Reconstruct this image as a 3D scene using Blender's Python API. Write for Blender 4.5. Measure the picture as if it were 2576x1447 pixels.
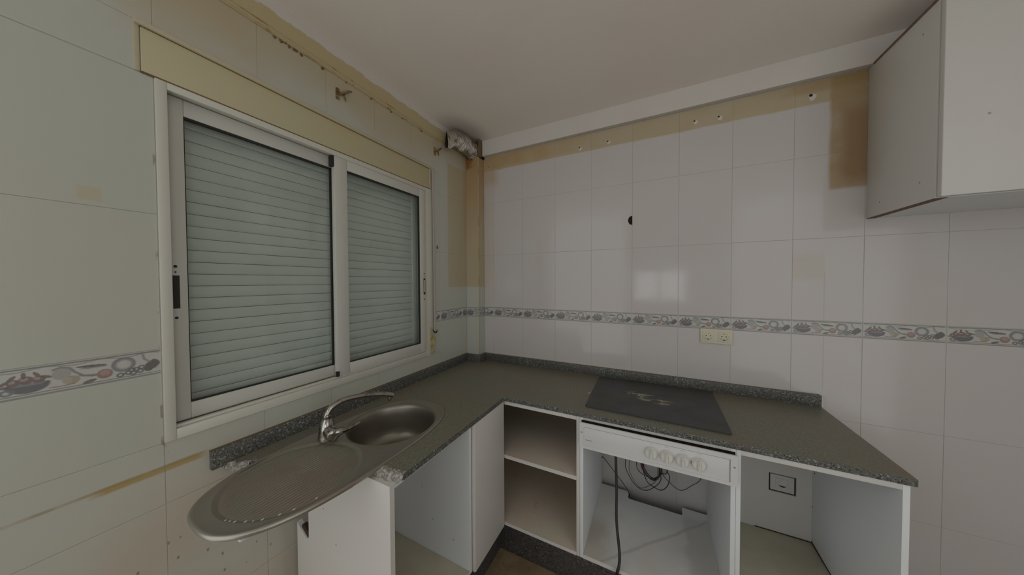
import bpy, bmesh, math, random
import numpy as np
from mathutils import Vector, Matrix
from mathutils.geometry import tessellate_polygon

for o in list(bpy.data.objects): bpy.data.objects.remove(o)
random.seed(7)
scene = bpy.context.scene
COL = scene.collection

# ------------------------------------------------------------------ camera
W, H, F = 2576, 1447, 717.713
cx, cy, cz = 1.33322, -1.92941, 1.53
yaw, pitch, roll = 0.46591, 0.02054, -0.00419
fwd = Vector((-math.sin(yaw)*math.cos(pitch), math.cos(yaw)*math.cos(pitch), -math.sin(pitch)))
rgt = Vector((math.cos(yaw), math.sin(yaw), 0)); up = rgt.cross(fwd)
r2 = rgt*math.cos(roll) + up*math.sin(roll); u2 = -rgt*math.sin(roll) + up*math.cos(roll)
cam = bpy.data.cameras.new('camera'); cam_o = bpy.data.objects.new('camera', cam); COL.objects.link(cam_o)
cam.sensor_width = 36; cam.lens = F/W*36; cam.clip_start = 0.02
cam_o.matrix_world = Matrix(((r2.x, u2.x, -fwd.x, cx), (r2.y, u2.y, -fwd.y, cy), (r2.z, u2.z, -fwd.z, cz), (0, 0, 0, 1)))
scene.camera = cam_o

# ------------------------------------------------------------------ world, lights, exposure
wd = bpy.data.worlds.new('sky'); scene.world = wd; wd.use_nodes = True
bg = wd.node_tree.nodes['Background']; bg.inputs[0].default_value = (0.985, 0.99, 1.0, 1); bg.inputs[1].default_value = 1.0
def area(name, loc, rot, sx, sy, power, color):
    l = bpy.data.lights.new(name, 'AREA'); l.shape = 'RECTANGLE'; l.size = sx; l.size_y = sy; l.energy = power; l.color = color
    o = bpy.data.objects.new(name, l); COL.objects.link(o); o.location = loc; o.rotation_euler = rot
    return o
# daylight falling through the window behind the camera; sky fill enters past unseen walls cut short for it
area('window_daylight', (1.39, -3.16, 1.62), (math.radians(90), 0, 0), 0.78, 0.80, 3.2, (0.90, 0.95, 1.0))
vs = scene.view_settings
vs.view_transform = 'Standard'; vs.look = 'None'; vs.gamma = 1; vs.use_curve_mapping = False
vs.exposure = 0.0

# ------------------------------------------------------------------ materials
def mat(name, col, rough=0.5, metal=0.0, spec=0.5, **kw):
    m = bpy.data.materials.new(name); m.use_nodes = True
    b = m.node_tree.nodes['Principled BSDF']
    b.inputs['Base Color'].default_value = (*col, 1); b.inputs['Roughness'].default_value = rough
    b.inputs['Metallic'].default_value = metal; b.inputs['Specular IOR Level'].default_value = spec
    return m
class N:
    def __init__(s, m): s.t = m.node_tree; s.b = s.t.nodes['Principled BSDF']
    def n(s, typ, **kw):
        x = s.t.nodes.new(typ)
        for k, v in kw.items(): setattr(x, k, v)
        return x
    def l(s, a, b): s.t.links.new(a, b)
    def math(s, op, a, b=None, c=None, clamp=False):
        x = s.n('ShaderNodeMath', operation=op); x.use_clamp = clamp
        for i, v in enumerate((a, b, c)):
            if v is None: continue
            if isinstance(v, (int, float)): x.inputs[i].default_value = v
            else: s.l(v, x.inputs[i])
        return x.outputs[0]
    def pos(s):
        if not hasattr(s, '_p'):
            g = s.n('ShaderNodeNewGeometry'); s._pv = g.outputs['Position']
            x = s.n('ShaderNodeSeparateXYZ'); s.l(s._pv, x.inputs[0]); s._p = x.outputs
        return s._p
    def noise(s, scale, detail=3, rough=0.55, vec=None, stretch=None):
        s.pos(); x = s.n('ShaderNodeTexNoise'); x.inputs['Scale'].default_value = scale
        x.inputs['Detail'].default_value = detail; x.inputs['Roughness'].default_value = rough
        v = vec or s._pv
        if stretch:
            mp = s.n('ShaderNodeMapping'); mp.inputs['Scale'].default_value = stretch; s.l(v, mp.inputs[0]); v = mp.outputs[0]
        s.l(v, x.inputs['Vector']); return x.outputs['Fac']
    def ramp(s, v, a, b):      # smooth 0..1 from a to b
        x = s.n('ShaderNodeMapRange'); x.interpolation_type = 'SMOOTHSTEP'
        x.inputs['From Min'].default_value = a; x.inputs['From Max'].default_value = b
        s.l(v, x.inputs['Value']); return x.outputs['Result']
    def box(s, u, u0, u1, v, v0, v1, su=0.01, sv=0.01, wob=None, wa=0.0):
        if wob is not None:
            d = s.math('MULTIPLY_ADD', wob, wa, -wa/2); u = s.math('ADD', u, d); v = s.math('ADD', v, d)
        f = s.math('MULTIPLY', s.ramp(u, u0-su, u0+su), s.ramp(u, u1+su, u1-su))
        g = s.math('MULTIPLY', s.ramp(v, v0-sv, v0+sv), s.ramp(v, v1+sv, v1-sv))
        return s.math('MULTIPLY', f, g)
    def mix(s, base, fac, col):
        x = s.n('ShaderNodeMix', data_type='RGBA'); 
        if isinstance(fac, (int, float)): x.inputs[0].default_value = fac
        else: s.l(fac, x.inputs[0])
        for i, v in ((6, base), (7, col)):
            if isinstance(v, tuple): x.inputs[i].default_value = (*v, 1)
            else: s.l(v, x.inputs[i])
        return x.outputs[2]
    def color(s, c): s.l(c, s.b.inputs['Base Color'])
    def bump(s, h, strength, dist=0.002):
        x = s.n('ShaderNodeBump'); x.inputs['Strength'].default_value = strength; x.inputs['Distance'].default_value = dist
        s.l(h, x.inputs['Height']); s.l(x.outputs[0], s.b.inputs['Normal'])

TILE_L = (0.555, 0.575, 0.505); TILE_R = (0.635, 0.615, 0.60)  # window-side tint holds bounced-light warmth as well as staining
OCHRE = (0.51, 0.42, 0.26); ORANGE = (0.50, 0.33, 0.155); PALEY = (0.52, 0.46, 0.27); BROWN = (0.30, 0.20, 0.11)

def grime_specks(n, u0, u1, z0, z1, u, z):
    v = n.n('ShaderNodeTexVoronoi'); v.inputs['Scale'].default_value = 58; v.inputs['Randomness'].default_value = 1
    mp = n.n('ShaderNodeMapping'); mp.inputs['Scale'].default_value = (1, 1, 0.55); n.l(n._pv, mp.inputs[0]); n.l(mp.outputs[0], v.inputs['Vector'])
    d = n.ramp(v.outputs['Distance'], 0.24, 0.10)
    sep = n.n('ShaderNodeSeparateColor'); n.l(v.outputs['Color'], sep.inputs[0])
    pick = n.math('GREATER_THAN', sep.outputs[0], 0.74)
    return n.math('MULTIPLY', n.math('MULTIPLY', d, pick), n.box(u, u0, u1, z, z0, z1, 0.05, 0.06))

# window-wall tiles
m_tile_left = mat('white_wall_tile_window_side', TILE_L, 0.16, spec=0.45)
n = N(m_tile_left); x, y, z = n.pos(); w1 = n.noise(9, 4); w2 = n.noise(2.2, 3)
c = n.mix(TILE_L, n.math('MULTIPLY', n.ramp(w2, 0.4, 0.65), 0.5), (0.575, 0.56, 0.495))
top = n.math('MULTIPLY', n.box(y, -1.72, -0.40, z, 2.30, 2.6, 0.05, 0.10), n.ramp(w2, 0.10, 0.70))
c = n.mix(c, n.math('MULTIPLY', top, 0.75), OCHRE)
c = n.mix(c, n.math('MULTIPLY', n.box(y, -1.70, -0.0, z, 2.40, 2.6, 0.05, 0.10), 0.62), OCHRE)
c = n.mix(c, n.math('MULTIPLY', n.box(y, -0.30, 0.1, z, 1.49, 2.385, 0.012, 0.008, w1, 0.012), n.math('MULTIPLY_ADD', w2, 0.5, 0.45, clamp=True)), OCHRE)
c = n.mix(c, n.math('MULTIPLY', n.box(y, -0.12, 0.1, z, 1.9, 2.6, 0.03, 0.25), 0.4), ORANGE)
lw = n.math('MULTIPLY', n.ramp(n.noise(14, 2, stretch=(1, 1, 0.2)), 0.35, 0.6), 1.0)
c = n.mix(c, n.math('MULTIPLY', n.box(y, -1.76, -1.555, z, 0.955, 0.9745, 0.02, 0.004, w1, 0.006), 0.85), (0.44, 0.31, 0.08))
c = n.mix(c, n.math('MULTIPLY', n.box(y, -2.4, -1.555, z, 0.966, 0.9735, 0.02, 0.002), n.math('MULTIPLY', lw, 0.7)), (0.36, 0.29, 0.16))
c = n.mix(c, n.math('MULTIPLY', n.box(y, -1.80, -0.9, z, 0.0, 0.92, 0.12, 0.10), n.math('MULTIPLY', n.ramp(w2, 0.3, 0.6), 0.55)), (0.56, 0.46, 0.35))
c = n.mix(c, n.math('MULTIPLY', n.box(y, -1.773, -1.735, z, 1.748, 1.785, 0.003, 0.003, w1, 0.01), 0.55), (0.56, 0.48, 0.31))
c = n.mix(c, n.math('MULTIPLY', grime_specks(n, -1.80, -1.36, 0.42, 0.76, y, z), 0.8), (0.22, 0.17, 0.12))
c = n.mix(c, n.math('MULTIPLY', n.box(y, -1.6445, -1.630, z, 1.0, 2.14, 0.0012, 0.01), n.math('MULTIPLY', n.ramp(n.noise(30, 3, stretch=(1, 1, 0.5)), 0.56, 0.64), 0.7)), (0.26, 0.20, 0.11))
n.color(c); n.bump(n.noise(5, 2), 0.25, 0.004)
# hob-wall tiles
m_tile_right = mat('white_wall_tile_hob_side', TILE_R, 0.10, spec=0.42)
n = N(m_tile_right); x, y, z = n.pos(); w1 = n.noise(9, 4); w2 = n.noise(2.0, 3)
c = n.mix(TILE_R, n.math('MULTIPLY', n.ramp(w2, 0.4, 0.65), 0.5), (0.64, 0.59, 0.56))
c = n.mix(c, n.math('MULTIPLY', n.ramp(z, 1.9, 2.4), 0.25), (0.60, 0.55, 0.51))
c = n.mix(c, n.math('MULTIPLY', n.box(x, 0.0, 2.3, z, 2.392, 2.62, 0.02, 0.006, w1, 0.014), n.math('MULTIPLY_ADD', w1, 0.5, 0.62, clamp=True)), OCHRE)
c = n.mix(c, n.math('MULTIPLY', n.box(x, 0.0, 0.75, z, 2.405, 2.62, 0.35, 0.02), n.math('MULTIPLY_ADD', w1, 1.0, 0.1, clamp=True)), ORANGE)
c = n.mix(c, n.math('MULTIPLY', n.box(x, 0.0, 0.24, z, 2.28, 2.62, 0.05, 0.05, w1, 0.08), 0.5), ORANGE)
c = n.mix(c, n.math('MULTIPLY', n.box(x, 0.0, 0.20, z, 1.4, 2.40, 0.05, 0.30, w1, 0.03), 0.30), OCHRE)
c = n.mix(c, n.math('MULTIPLY', n.box(x, 2.080, 2.40, z, 1.968, 2.62, 0.010, 0.010, w1, 0.012), n.math('MULTIPLY_ADD', w1, 0.6, 0.55, clamp=True)), (0.43, 0.32, 0.17))
c = n.mix(c, n.math('MULTIPLY', n.box(x, 2.12, 2.40, z, 2.00, 2.34, 0.03, 0.06, w1, 0.05), 0.72), (0.33, 0.19, 0.09))
c = n.mix(c, n.math('MULTIPLY', n.box(x, 1.90, 2.3, z, 2.45, 2.53, 0.12, 0.02), 0.45), (0.36, 0.22, 0.08))
c = n.mix(c, n.math('MULTIPLY', n.box(x, 1.952, 2.070, z, 1.535, 1.66, 0.004, 0.025), 0.30), (0.56, 0.49, 0.34))
c = n.mix(c, n.math('MULTIPLY', n.box(x, 2.068, 2.072, z, 0.99, 1.57, 0.002, 0.02), 0.4), (0.42, 0.40, 0.35))
n.color(c); n.bump(n.noise(4.5, 2), 0.22, 0.004)
# pipe-chase column tiles
m_tile_col = mat('stained_wall_tile_corner', TILE_L, 0.18)
n = N(m_tile_col); x, y, z = n.pos(); w1 = n.noise(9, 4); w2 = n.noise(3.0, 3, stretch=(1, 1, .3))
c = n.mix(TILE_L, n.math('MULTIPLY', n.box(x, -1, 1, z, 1.49, 2.7, 0.01, 0.006, w1, 0.006), n.math('MULTIPLY_ADD', w2, 0.6, 0.60, clamp=True)), OCHRE)
c = n.mix(c, n.math('MULTIPLY', n.ramp(z, 1.75, 2.45), n.math('MULTIPLY_ADD', w2, 0.9, 0.15, clamp=True)), (0.43, 0.24, 0.09))
c = n.mix(c, n.math('MULTIPLY', n.box(x, -1, 0.060, z, 2.41, 2.6, 0.015, 0.02, n.noise(60, 4), 0.12), 0.9), (0.30, 0.12, 0.03))
n.color(c); n.bump(n.noise(5, 2), 0.2, 0.004)

m_grout = mat('grout', (0.48, 0.465, 0.42), 0.9)
m_plaster = mat('white_plaster', (0.70, 0.67, 0.62), 0.85)
n = N(m_plaster); n.pos(); c = n.mix((0.70, 0.67, 0.62), n.ramp(n.noise(3, 3), 0.4, 0.62), (0.70, 0.65, 0.615)); n.color(c); n.bump(n.noise(60, 4), 0.25, 0.002)
m_ceil = mat('ceiling_paint', (0.90, 0.85, 0.775), 0.9)
n = N(m_ceil); x, y, z = n.pos()
c = n.mix((0.90, 0.85, 0.775), n.ramp(n.noise(1.6, 3), 0.42, 0.62), (0.90, 0.83, 0.765))
v = n.math('SQRT', n.math('ADD', n.math('POWER', n.math('SUBTRACT', x, 0.08), 2.0), n.math('POWER', n.math('MULTIPLY_ADD', y, 0.62, 0.12), 2.0)))
c = n.mix(c, n.math('MULTIPLY', n.ramp(v, 0.20, 0.03), 0.55), (0.22, 0.18, 0.14))     # darker patch round the duct
n.color(c); n.bump(n.noise(70, 4), 0.25, 0.002)
m_plaster_y = mat('yellowed_plaster', (0.5, 0.42, 0.26), 0.85)
n = N(m_plaster_y); x, y, z = n.pos(); wob = n.noise(14, 4)
zz = n.math('ADD', z, n.math('MULTIPLY_ADD', wob, 0.05, -0.025))
c = n.mix((0.70, 0.67, 0.62), n.ramp(zz, 2.586, 2.578), (0.56, 0.47, 0.27))
c = n.mix(c, n.math('MULTIPLY', n.box(y, -0.30, 0.05, z, 2.50, 2.62, 0.10, 0.05), 0.4), (0.36, 0.33, 0.26))
n.color(c); n.bump(n.noise(45, 4), 0.4, 0.003)

def granite(name, base, lo, hi, brown, sc, glossy):
    m = mat(name, base, glossy)
    n = N(m); n.pos(); a = n.noise(sc, 2, 0.7); b = n.noise(sc*1.9, 2, 0.6); big = n.noise(6, 3)
    c = n.mix(base, n.ramp(a, 0.52, 0.64), hi)
    c = n.mix(c, n.ramp(b, 0.47, 0.38), lo)
    c = n.mix(c, n.math('MULTIPLY', n.ramp(big, 0.46, 0.62), 0.45), brown)
    n.color(c); n.bump(a, 0.12, 0.001); return m
m_granite_top = granite('dull_granite_top', (0.205, 0.205, 0.152), (0.12, 0.118, 0.088), (0.31, 0.305, 0.24), (0.24, 0.18, 0.132), 190, 0.38)
m_granite_edge = granite('speckled_granite_edge', (0.115, 0.12, 0.108), (0.016, 0.016, 0.014), (0.33, 0.335, 0.30), (0.10, 0.09, 0.08), 110, 0.42)
m_granite_kick = granite('granite_kickboard', (0.075, 0.07, 0.07), (0.02, 0.018, 0.018), (0.18, 0.165, 0.155), (0.08, 0.07, 0.055), 90, 0.5)
m_granite_raw = mat('broken_granite', (0.26, 0.25, 0.21), 0.95)
n = N(m_granite_raw); n.pos(); c = n.mix((0.24, 0.22, 0.18), n.ramp(n.noise(120, 3), 0.45, 0.6), (0.44, 0.44, 0.40)); n.color(c); n.bump(n.noise(90, 4), 0.6, 0.003)

def panel(name, col, tint, rough=0.45):
    m = mat(name, col, rough); n = N(m); n.pos(); c = n.mix(col, n.math('MULTIPLY', n.ramp(n.noise(3, 3), 0.4, 0.65), 0.6), tint)
    s = n.n('ShaderNodeTexVoronoi'); s.inputs['Scale'].default_value = 16; n.l(n._pv, s.inputs['Vector'])
    sp = n.n('ShaderNodeSeparateColor'); n.l(s.outputs['Color'], sp.inputs[0])
    c = n.mix(c, n.math('MULTIPLY', n.math('MULTIPLY', n.ramp(s.outputs['Distance'], 0.075, 0.045), n.math('GREATER_THAN', sp.outputs[0], 0.8)), 0.55), (0.12, 0.10, 0.08))
    n.color(c); return m
m_white = panel('white_melamine', (0.70, 0.695, 0.655), (0.705, 0.67, 0.635))
m_white_b = panel('white_melamine_daylit', (0.80, 0.84, 0.85), (0.80, 0.82, 0.83))  # lighter, bluer copy of the white, daylight inside the units put into it
m_shelf = mat('dusty_shelf', (0.42, 0.38, 0.31), 0.6)
n = N(m_shelf); n.pos(); c = n.mix((0.62, 0.565, 0.45), n.ramp(n.noise(4, 4), 0.35, 0.65), (0.66, 0.56, 0.46)); c = n.mix(c, n.math('MULTIPLY', n.ramp(n.noise(30, 4), 0.62, 0.72), 0.3), (0.25, 0.20, 0.15)); n.color(c)
m_ovenfloor = mat('marked_oven_floor', (0.5, 0.5, 0.48), 0.55)
n = N(m_ovenfloor); x, y, z = n.pos(); w = n.noise(12, 3)
c = n.mix((0.86, 0.87, 0.85), n.ramp(n.noise(3, 3), 0.4, 0.62), (0.82, 0.79, 0.74))
s = n.math('ADD', x, n.math('MULTIPLY', y, -1.0))
c = n.mix(c, n.math('MULTIPLY', n.box(s, 1.685, 1.70, z, 0, 1, 0.012, 0.1, w, 0.03), 0.4), (0.33, 0.31, 0.26))
c = n.mix(c, n.math('MULTIPLY', n.box(x, 1.0, 1.12, y, -0.7, -0.36, 0.05, 0.08, w, 0.10), 0.5), (0.40, 0.33, 0.23))
c = n.mix(c, n.math('MULTIPLY', n.box(x, 1.48, 1.62, y, -0.7, -0.10, 0.02, 0.04, w, 0.06), 0.35), (0.48, 0.47, 0.44))
n.color(c)
m_beige = mat('beige_dusty_bottom', (0.40, 0.37, 0.29), 0.6)
n = N(m_beige); n.pos(); c = n.mix((0.64, 0.60, 0.46), n.ramp(n.noise(5, 4), 0.35, 0.65), (0.56, 0.51, 0.40)); n.color(c)
m_rawboard = mat('raw_chipboard', (0.23, 0.14, 0.10), 0.9)
n = N(m_rawboard); n.pos(); c = n.mix((0.25, 0.155, 0.115), n.ramp(n.noise(160, 3), 0.4, 0.6), (0.16, 0.11, 0.08)); n.color(c)
m_darkgap = mat('dark_brown_fill', (0.05, 0.022, 0.015), 0.7)

m_steel = mat('brushed_steel', (0.24, 0.225, 0.195), 0.34, 0.85)
n = N(m_steel); n.pos(); c = n.mix((0.40, 0.385, 0.34), n.ramp(n.noise(7, 3), 0.4, 0.62), (0.42, 0.37, 0.32)); n.color(c)
m_steel_d = mat('brushed_steel_drainer', (0.20, 0.185, 0.155), 0.40, 0.7)
n = N(m_steel_d); n.pos(); c = n.mix((0.36, 0.355, 0.29), n.ramp(n.noise(6, 3), 0.4, 0.62), (0.385, 0.335, 0.285)); n.color(c)
n.bump(n.noise(40, 3, stretch=(14, 0.8, 1)), 0.3, 0.001)
m_chrome = mat('dull_chrome', (0.42, 0.41, 0.38), 0.16, 1.0)
n = N(m_chrome); n.pos(); c = n.mix((0.46, 0.45, 0.42), n.math('MULTIPLY', n.ramp(n.noise(50, 4), 0.5, 0.62), 0.8), (0.30, 0.26, 0.21)); n.color(c)
m_alu = mat('white_aluminium', (0.66, 0.655, 0.575), 0.35)
m_alu2 = mat('white_aluminium_sash', (0.64, 0.64, 0.58), 0.35)
m_gasket = mat('black_rubber', (0.018, 0.018, 0.014), 0.6)
m_slat = mat('grey_shutter_slat', (0.74, 0.78, 0.73), 0.45)
n = N(m_slat); n.pos(); c = n.mix((0.74, 0.78, 0.73), n.math('MULTIPLY', n.ramp(n.noise(5, 4), 0.45, 0.66), 0.5), (0.68, 0.695, 0.65)); n.color(c)
m_lid = mat('yellowed_plastic', (0.46, 0.40, 0.24), 0.4)
n = N(m_lid); n.pos(); c = n.mix((0.56, 0.52, 0.33), n.ramp(n.noise(3.5, 3), 0.38, 0.64), (0.57, 0.495, 0.295)); n.color(c)
m_lid2 = mat('yellowed_plastic_trim', (0.54, 0.48, 0.33), 0.5)
m_glass = bpy.data.materials.new('window_glass'); m_glass.use_nodes = True
t = m_glass.node_tree; t.nodes.clear()
o_ = t.nodes.new('ShaderNodeOutputMaterial'); mx = t.nodes.new('ShaderNodeMixShader'); tr = t.nodes.new('ShaderNodeBsdfTransparent'); gl = t.nodes.new('ShaderNodeBsdfGlossy')
lw_ = t.nodes.new('ShaderNodeLayerWeight'); lw_.inputs[0].default_value = 0.5; pw = t.nodes.new('ShaderNodeMath'); pw.operation = 'POWER'; pw.inputs[1].default_value = 4.0
ma = t.nodes.new('ShaderNodeMath'); ma.operation = 'MULTIPLY_ADD'; ma.inputs[1].default_value = 0.9; ma.inputs[2].default_value = 0.05
t.links.new(lw_.outputs['Facing'], pw.inputs[0]); t.links.new(pw.outputs[0], ma.inputs[0])
tr.inputs[0].default_value = (0.93, 0.95, 0.94, 1); gl.inputs['Roughness'].default_value = 0.02
t.links.new(ma.outputs[0], mx.inputs[0]); t.links.new(tr.outputs[0], mx.inputs[1]); t.links.new(gl.outputs[0], mx.inputs[2]); t.links.new(mx.outputs[0], o_.inputs[0])
m_hob = mat('black_hob_plate', (0.066, 0.066, 0.062), 0.5)
n = N(m_hob); x, y, z = n.pos()
u = n.math('SUBTRACT', x, 1.30); v = n.math('ADD', y, 0.285)
st = n.noise(24, 5, 0.72, stretch=(0.8, 1.9, 1))
e = n.math('ADD', n.math('POWER', n.math('MULTIPLY', u, 7.5), 2.0), n.math('POWER', n.math('MULTIPLY', n.math('MULTIPLY_ADD', u, 0.25, v), 15.0), 2.0))
patch = n.math('MULTIPLY', n.ramp(e, 1.0, 0.35), n.ramp(st, 0.50, 0.57))
c = n.mix((0.066, 0.067, 0.062), n.ramp(n.noise(5, 3), 0.4, 0.65), (0.075, 0.075, 0.08))
c = n.mix(c, n.math('MULTIPLY', patch, 0.85), (0.46, 0.44, 0.30)); n.color(c); n.l(n.math('MULTIPLY_ADD', n.noise(9, 3), 0.3, 0.32), n.b.inputs['Roughness'])
m_knob = mat('white_plastic_panel', (0.72, 0.73, 0.72), 0.35)
m_knob2 = mat('ivory_plastic_knob', (0.73, 0.73, 0.68), 0.35)
m_mark = mat('grey_print', (0.30, 0.30, 0.30), 0.6)
m_cream = mat('cream_plastic', (0.70, 0.66, 0.50), 0.4)
m_sock = mat('white_plastic_socket', (0.68, 0.68, 0.66), 0.4)
m_hole = mat('dark_hole', (0.012, 0.010, 0.008), 0.9)
m_black = mat('black_cable', (0.015, 0.014, 0.012), 0.45)
m_wire = mat('dark_wire', (0.035, 0.028, 0.028), 0.5)
m_wire2 = mat('grey_wire', (0.11, 0.11, 0.11), 0.5)
m_red = mat('red_wire', (0.22, 0.03, 0.03), 0.5)
m_foil = mat('crumpled_foil', (0.60, 0.57, 0.51), 0.33, 0.9)
n = N(m_foil); n.pos(); c = n.mix((0.62, 0.59, 0.54), n.ramp(n.noise(30, 3), 0.5, 0.66), (0.34, 0.28, 0.20)); n.color(c)
wv = n.noise(70, 3, stretch=(0.4, 2.6, 0.5)); n.bump(wv, 1.0, 0.012)
m_foam = mat('yellow_foam', (0.52, 0.46, 0.22), 0.8)
n = N(m_foam); n.pos(); c = n.mix((0.54, 0.49, 0.26), n.ramp(n.noise(40, 4), 0.42, 0.6), (0.40, 0.33, 0.13)); n.color(c); n.bump(n.noise(60, 4), 0.8, 0.006)
m_strap = mat('shutter_strap', (0.50, 0.47, 0.42), 0.8)
m_rust = mat('rusty_bracket', (0.20, 0.13, 0.055), 0.8)
n = N(m_rust); n.pos(); c = n.mix((0.15, 0.085, 0.03), n.ramp(n.noise(80, 3), 0.4, 0.6), (0.30, 0.22, 0.11)); n.color(c)
m_dirt = mat('brown_dirt', (0.20, 0.13, 0.06), 0.9)
m_caulk = mat('yellowed_caulk', (0.50, 0.41, 0.23), 0.7)
n = N(m_caulk); n.pos(); c = n.mix((0.52, 0.43, 0.25), n.ramp(n.noise(12, 4), 0.5, 0.66), (0.34, 0.25, 0.11)); n.color(c)
m_floor = mat('brown_stone_floor', (0.16, 0.11, 0.065), 0.5)
n = N(m_floor); n.pos(); c = n.mix((0.27, 0.20, 0.115), n.ramp(n.noise(9, 5, 0.65), 0.38, 0.62), (0.36, 0.27, 0.16)); c = n.mix(c, n.ramp(n.noise(26, 4), 0.58, 0.70), (0.25, 0.14, 0.08)); n.color(c)
m_wallpaint = mat('rear_wall_paint', (0.78, 0.76, 0.72), 0.8)
m_print = mat('border_print', (0.6, 0.6, 0.55), 0.25)
n = N(m_print); at = n.n('ShaderNodeVertexColor'); at.layer_name = 'print'; n.color(at.outputs[0])

# ------------------------------------------------------------------ mesh helpers
def finish(name, me, m, parent=None, smooth=False):
    if isinstance(m, (list, tuple)):
        for k in m: me.materials.append(k)
    elif m: me.materials.append(m)
    if smooth: me.polygons.foreach_set('use_smooth', [True]*len(me.polygons))
    o = bpy.data.objects.new(name, me); COL.objects.link(o)
    if parent is not None: o.parent = parent
    return o
def obj(name, bm, m, parent=None, smooth=False, autos=None):
    bmesh.ops.recalc_face_normals(bm, faces=bm.faces)
    me = bpy.data.meshes.new(name); bm.to_mesh(me); bm.free()
    o = finish(name, me, m, parent, smooth)
    if autos: me.set_sharp_from_angle(angle=math.radians(autos))
    return o
def empty(name, loc=(0, 0, 0)):
    o = bpy.data.objects.new(name, None); COL.objects.link(o); o.empty_display_size = 0.05
    return o      # parts are modelled in world coordinates, the empty is moved to the base afterwards
def tag(o, label=None, cat=None, group=None, kind=None):
    if label: o['label'] = label
    if cat: o['category'] = cat
    if group: o['group'] = group
    if kind: o['kind'] = kind
    return o
def add_box(bm, a, b, bev=0.0, seg=2):
    r = bmesh.ops.create_cube(bm, size=1)
    vs_ = r['verts']; a = Vector(a); b = Vector(b)
    for v in vs_: v.co = Vector(((v.co.x+.5)*(b.x-a.x)+a.x, (v.co.y+.5)*(b.y-a.y)+a.y, (v.co.z+.5)*(b.z-a.z)+a.z))
    if bev > 0:
        es = list({e for v in vs_ for e in v.link_edges})
        bmesh.ops.bevel(bm, geom=es, offset=bev, segments=seg, affect='EDGES', profile=0.5)
def box(name, a, b, m, parent=None, bev=0.0, seg=2):
    bm = bmesh.new(); add_box(bm, a, b, bev, seg); return obj(name, bm, m, parent, smooth=bev > 0, autos=35 if bev > 0 else None)
def add_prism(bm, pts, z0, z1, axes='xyz'):
    """extrude a closed outline pts (2-D) between z0 and z1; axes names where (u, v, w) go"""
    def put(u, v, w):
        d = dict(zip(axes, (u, v, w))); return (d['x'], d['y'], d['z'])
    lo = [bm.verts.new(put(u, v, z0)) for u, v in pts]; hi = [bm.verts.new(put(u, v, z1)) for u, v in pts]
    k = len(pts)
    for i in range(k): bm.faces.new((lo[i], lo[(i+1) % k], hi[(i+1) % k], hi[i]))
    for a, b, c in tessellate_polygon([[Vector((u, v, 0)) for u, v in pts]]):
        bm.faces.new((lo[a], lo[b], lo[c])); bm.faces.new((hi[a], hi[b], hi[c]))
def add_tube(bm, pts, r, seg=10, closed_ends=True, samples=None):
    P = [Vector(p) for p in pts]
    R = list(r) if isinstance(r, (list, tuple)) else [r]*len(P)
    if samples:   # Catmull-Rom
        Q, S = [], []
        for i in range(len(P)-1):
            p0 = P[max(i-1, 0)]; p1 = P[i]; p2 = P[i+1]; p3 = P[min(i+2, len(P)-1)]
            for k in range(samples):
                t_ = k/samples
                Q.append(0.5*((2*p1)+(-p0+p2)*t_+(2*p0-5*p1+4*p2-p3)*t_**2+(-p0+3*p1-3*p2+p3)*t_**3)); S.append(R[i]*(1-t_)+R[i+1]*t_)
        Q.append(P[-1]); S.append(R[-1]); P, R = Q, S
    rings = []; ref = None
    for i, p in enumerate(P):
        d = (P[min(i+1, len(P)-1)]-P[max(i-1, 0)]).normalized()
        if ref is None: ref = d.orthogonal().normalized()
        a = (ref - d*ref.dot(d)).normalized(); ref = a; b = d.cross(a)
        rings.append([bm.verts.new(p+(a*math.cos(2*math.pi*k/seg)+b*math.sin(2*math.pi*k/seg))*R[i]) for k in range(seg)])
    for i in range(len(rings)-1):
        for k in range(seg): bm.faces.new((rings[i][k], rings[i][(k+1) % seg], rings[i+1][(k+1) % seg], rings[i+1][k]))
    if closed_ends: bm.faces.new(rings[0]); bm.faces.new(rings[-1])
def tube(name, pts, r, m, parent=None, seg=10, samples=8):
    bm = bmesh.new(); add_tube(bm, pts, r, seg, True, samples); return obj(name, bm, m, parent, smooth=True, autos=60)
def add_lathe(bm, prof, c, axis='z', seg=32):
    """prof = [(radius, height)]; height grows along axis ('z' up, '-y' towards the room, '+x' towards the room)"""
    rings = []
    for r, h in prof:
        ring = []
        for k in range(seg):
            a = 2*math.pi*k/seg; u, v = r*math.cos(a), r*math.sin(a)
            if axis == 'z': co = (c[0]+u, c[1]+v, c[2]+h)
            elif axis == '-y': co = (c[0]+u, c[1]-h, c[2]+v)
            else: co = (c[0]+h, c[1]+u, c[2]+v)
            ring.append(bm.verts.new(co))
        rings.append(ring)
    for i in range(len(rings)-1):
        for k in range(seg): bm.faces.new((rings[i][k], rings[i][(k+1) % seg], rings[i+1][(k+1) % seg], rings[i+1][k]))
    return rings
def lathe(name, prof, c, m, parent=None, axis='z', seg=32, cap=True):
    bm = bmesh.new(); r = add_lathe(bm, prof, c, axis, seg)
    if cap: bm.faces.new(r[0]); bm.faces.new(r[-1])
    return obj(name, bm, m, parent, smooth=True, autos=40)

# ------------------------------------------------------------------ room shell
ZC = 2.62; TW = 0.25; TH = 0.40405
X0 = 0.20199; Y0 = -0.38839
ZB = 1.2583; ZBT = 1.3317
ZTOP = 2.5036
floor_ = box('floor', (-0.3, -3.15, -0.08), (3.4, 0.2, 0.0), m_floor); tag(floor_, kind='structure')
ceil_ = box('ceiling', (-0.3, -3.15, ZC), (3.4, 0.2, ZC+0.1), m_ceil); tag(ceil_, kind='structure')
SUB = -0.0014         # substrate plane behind the tile faces
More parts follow.
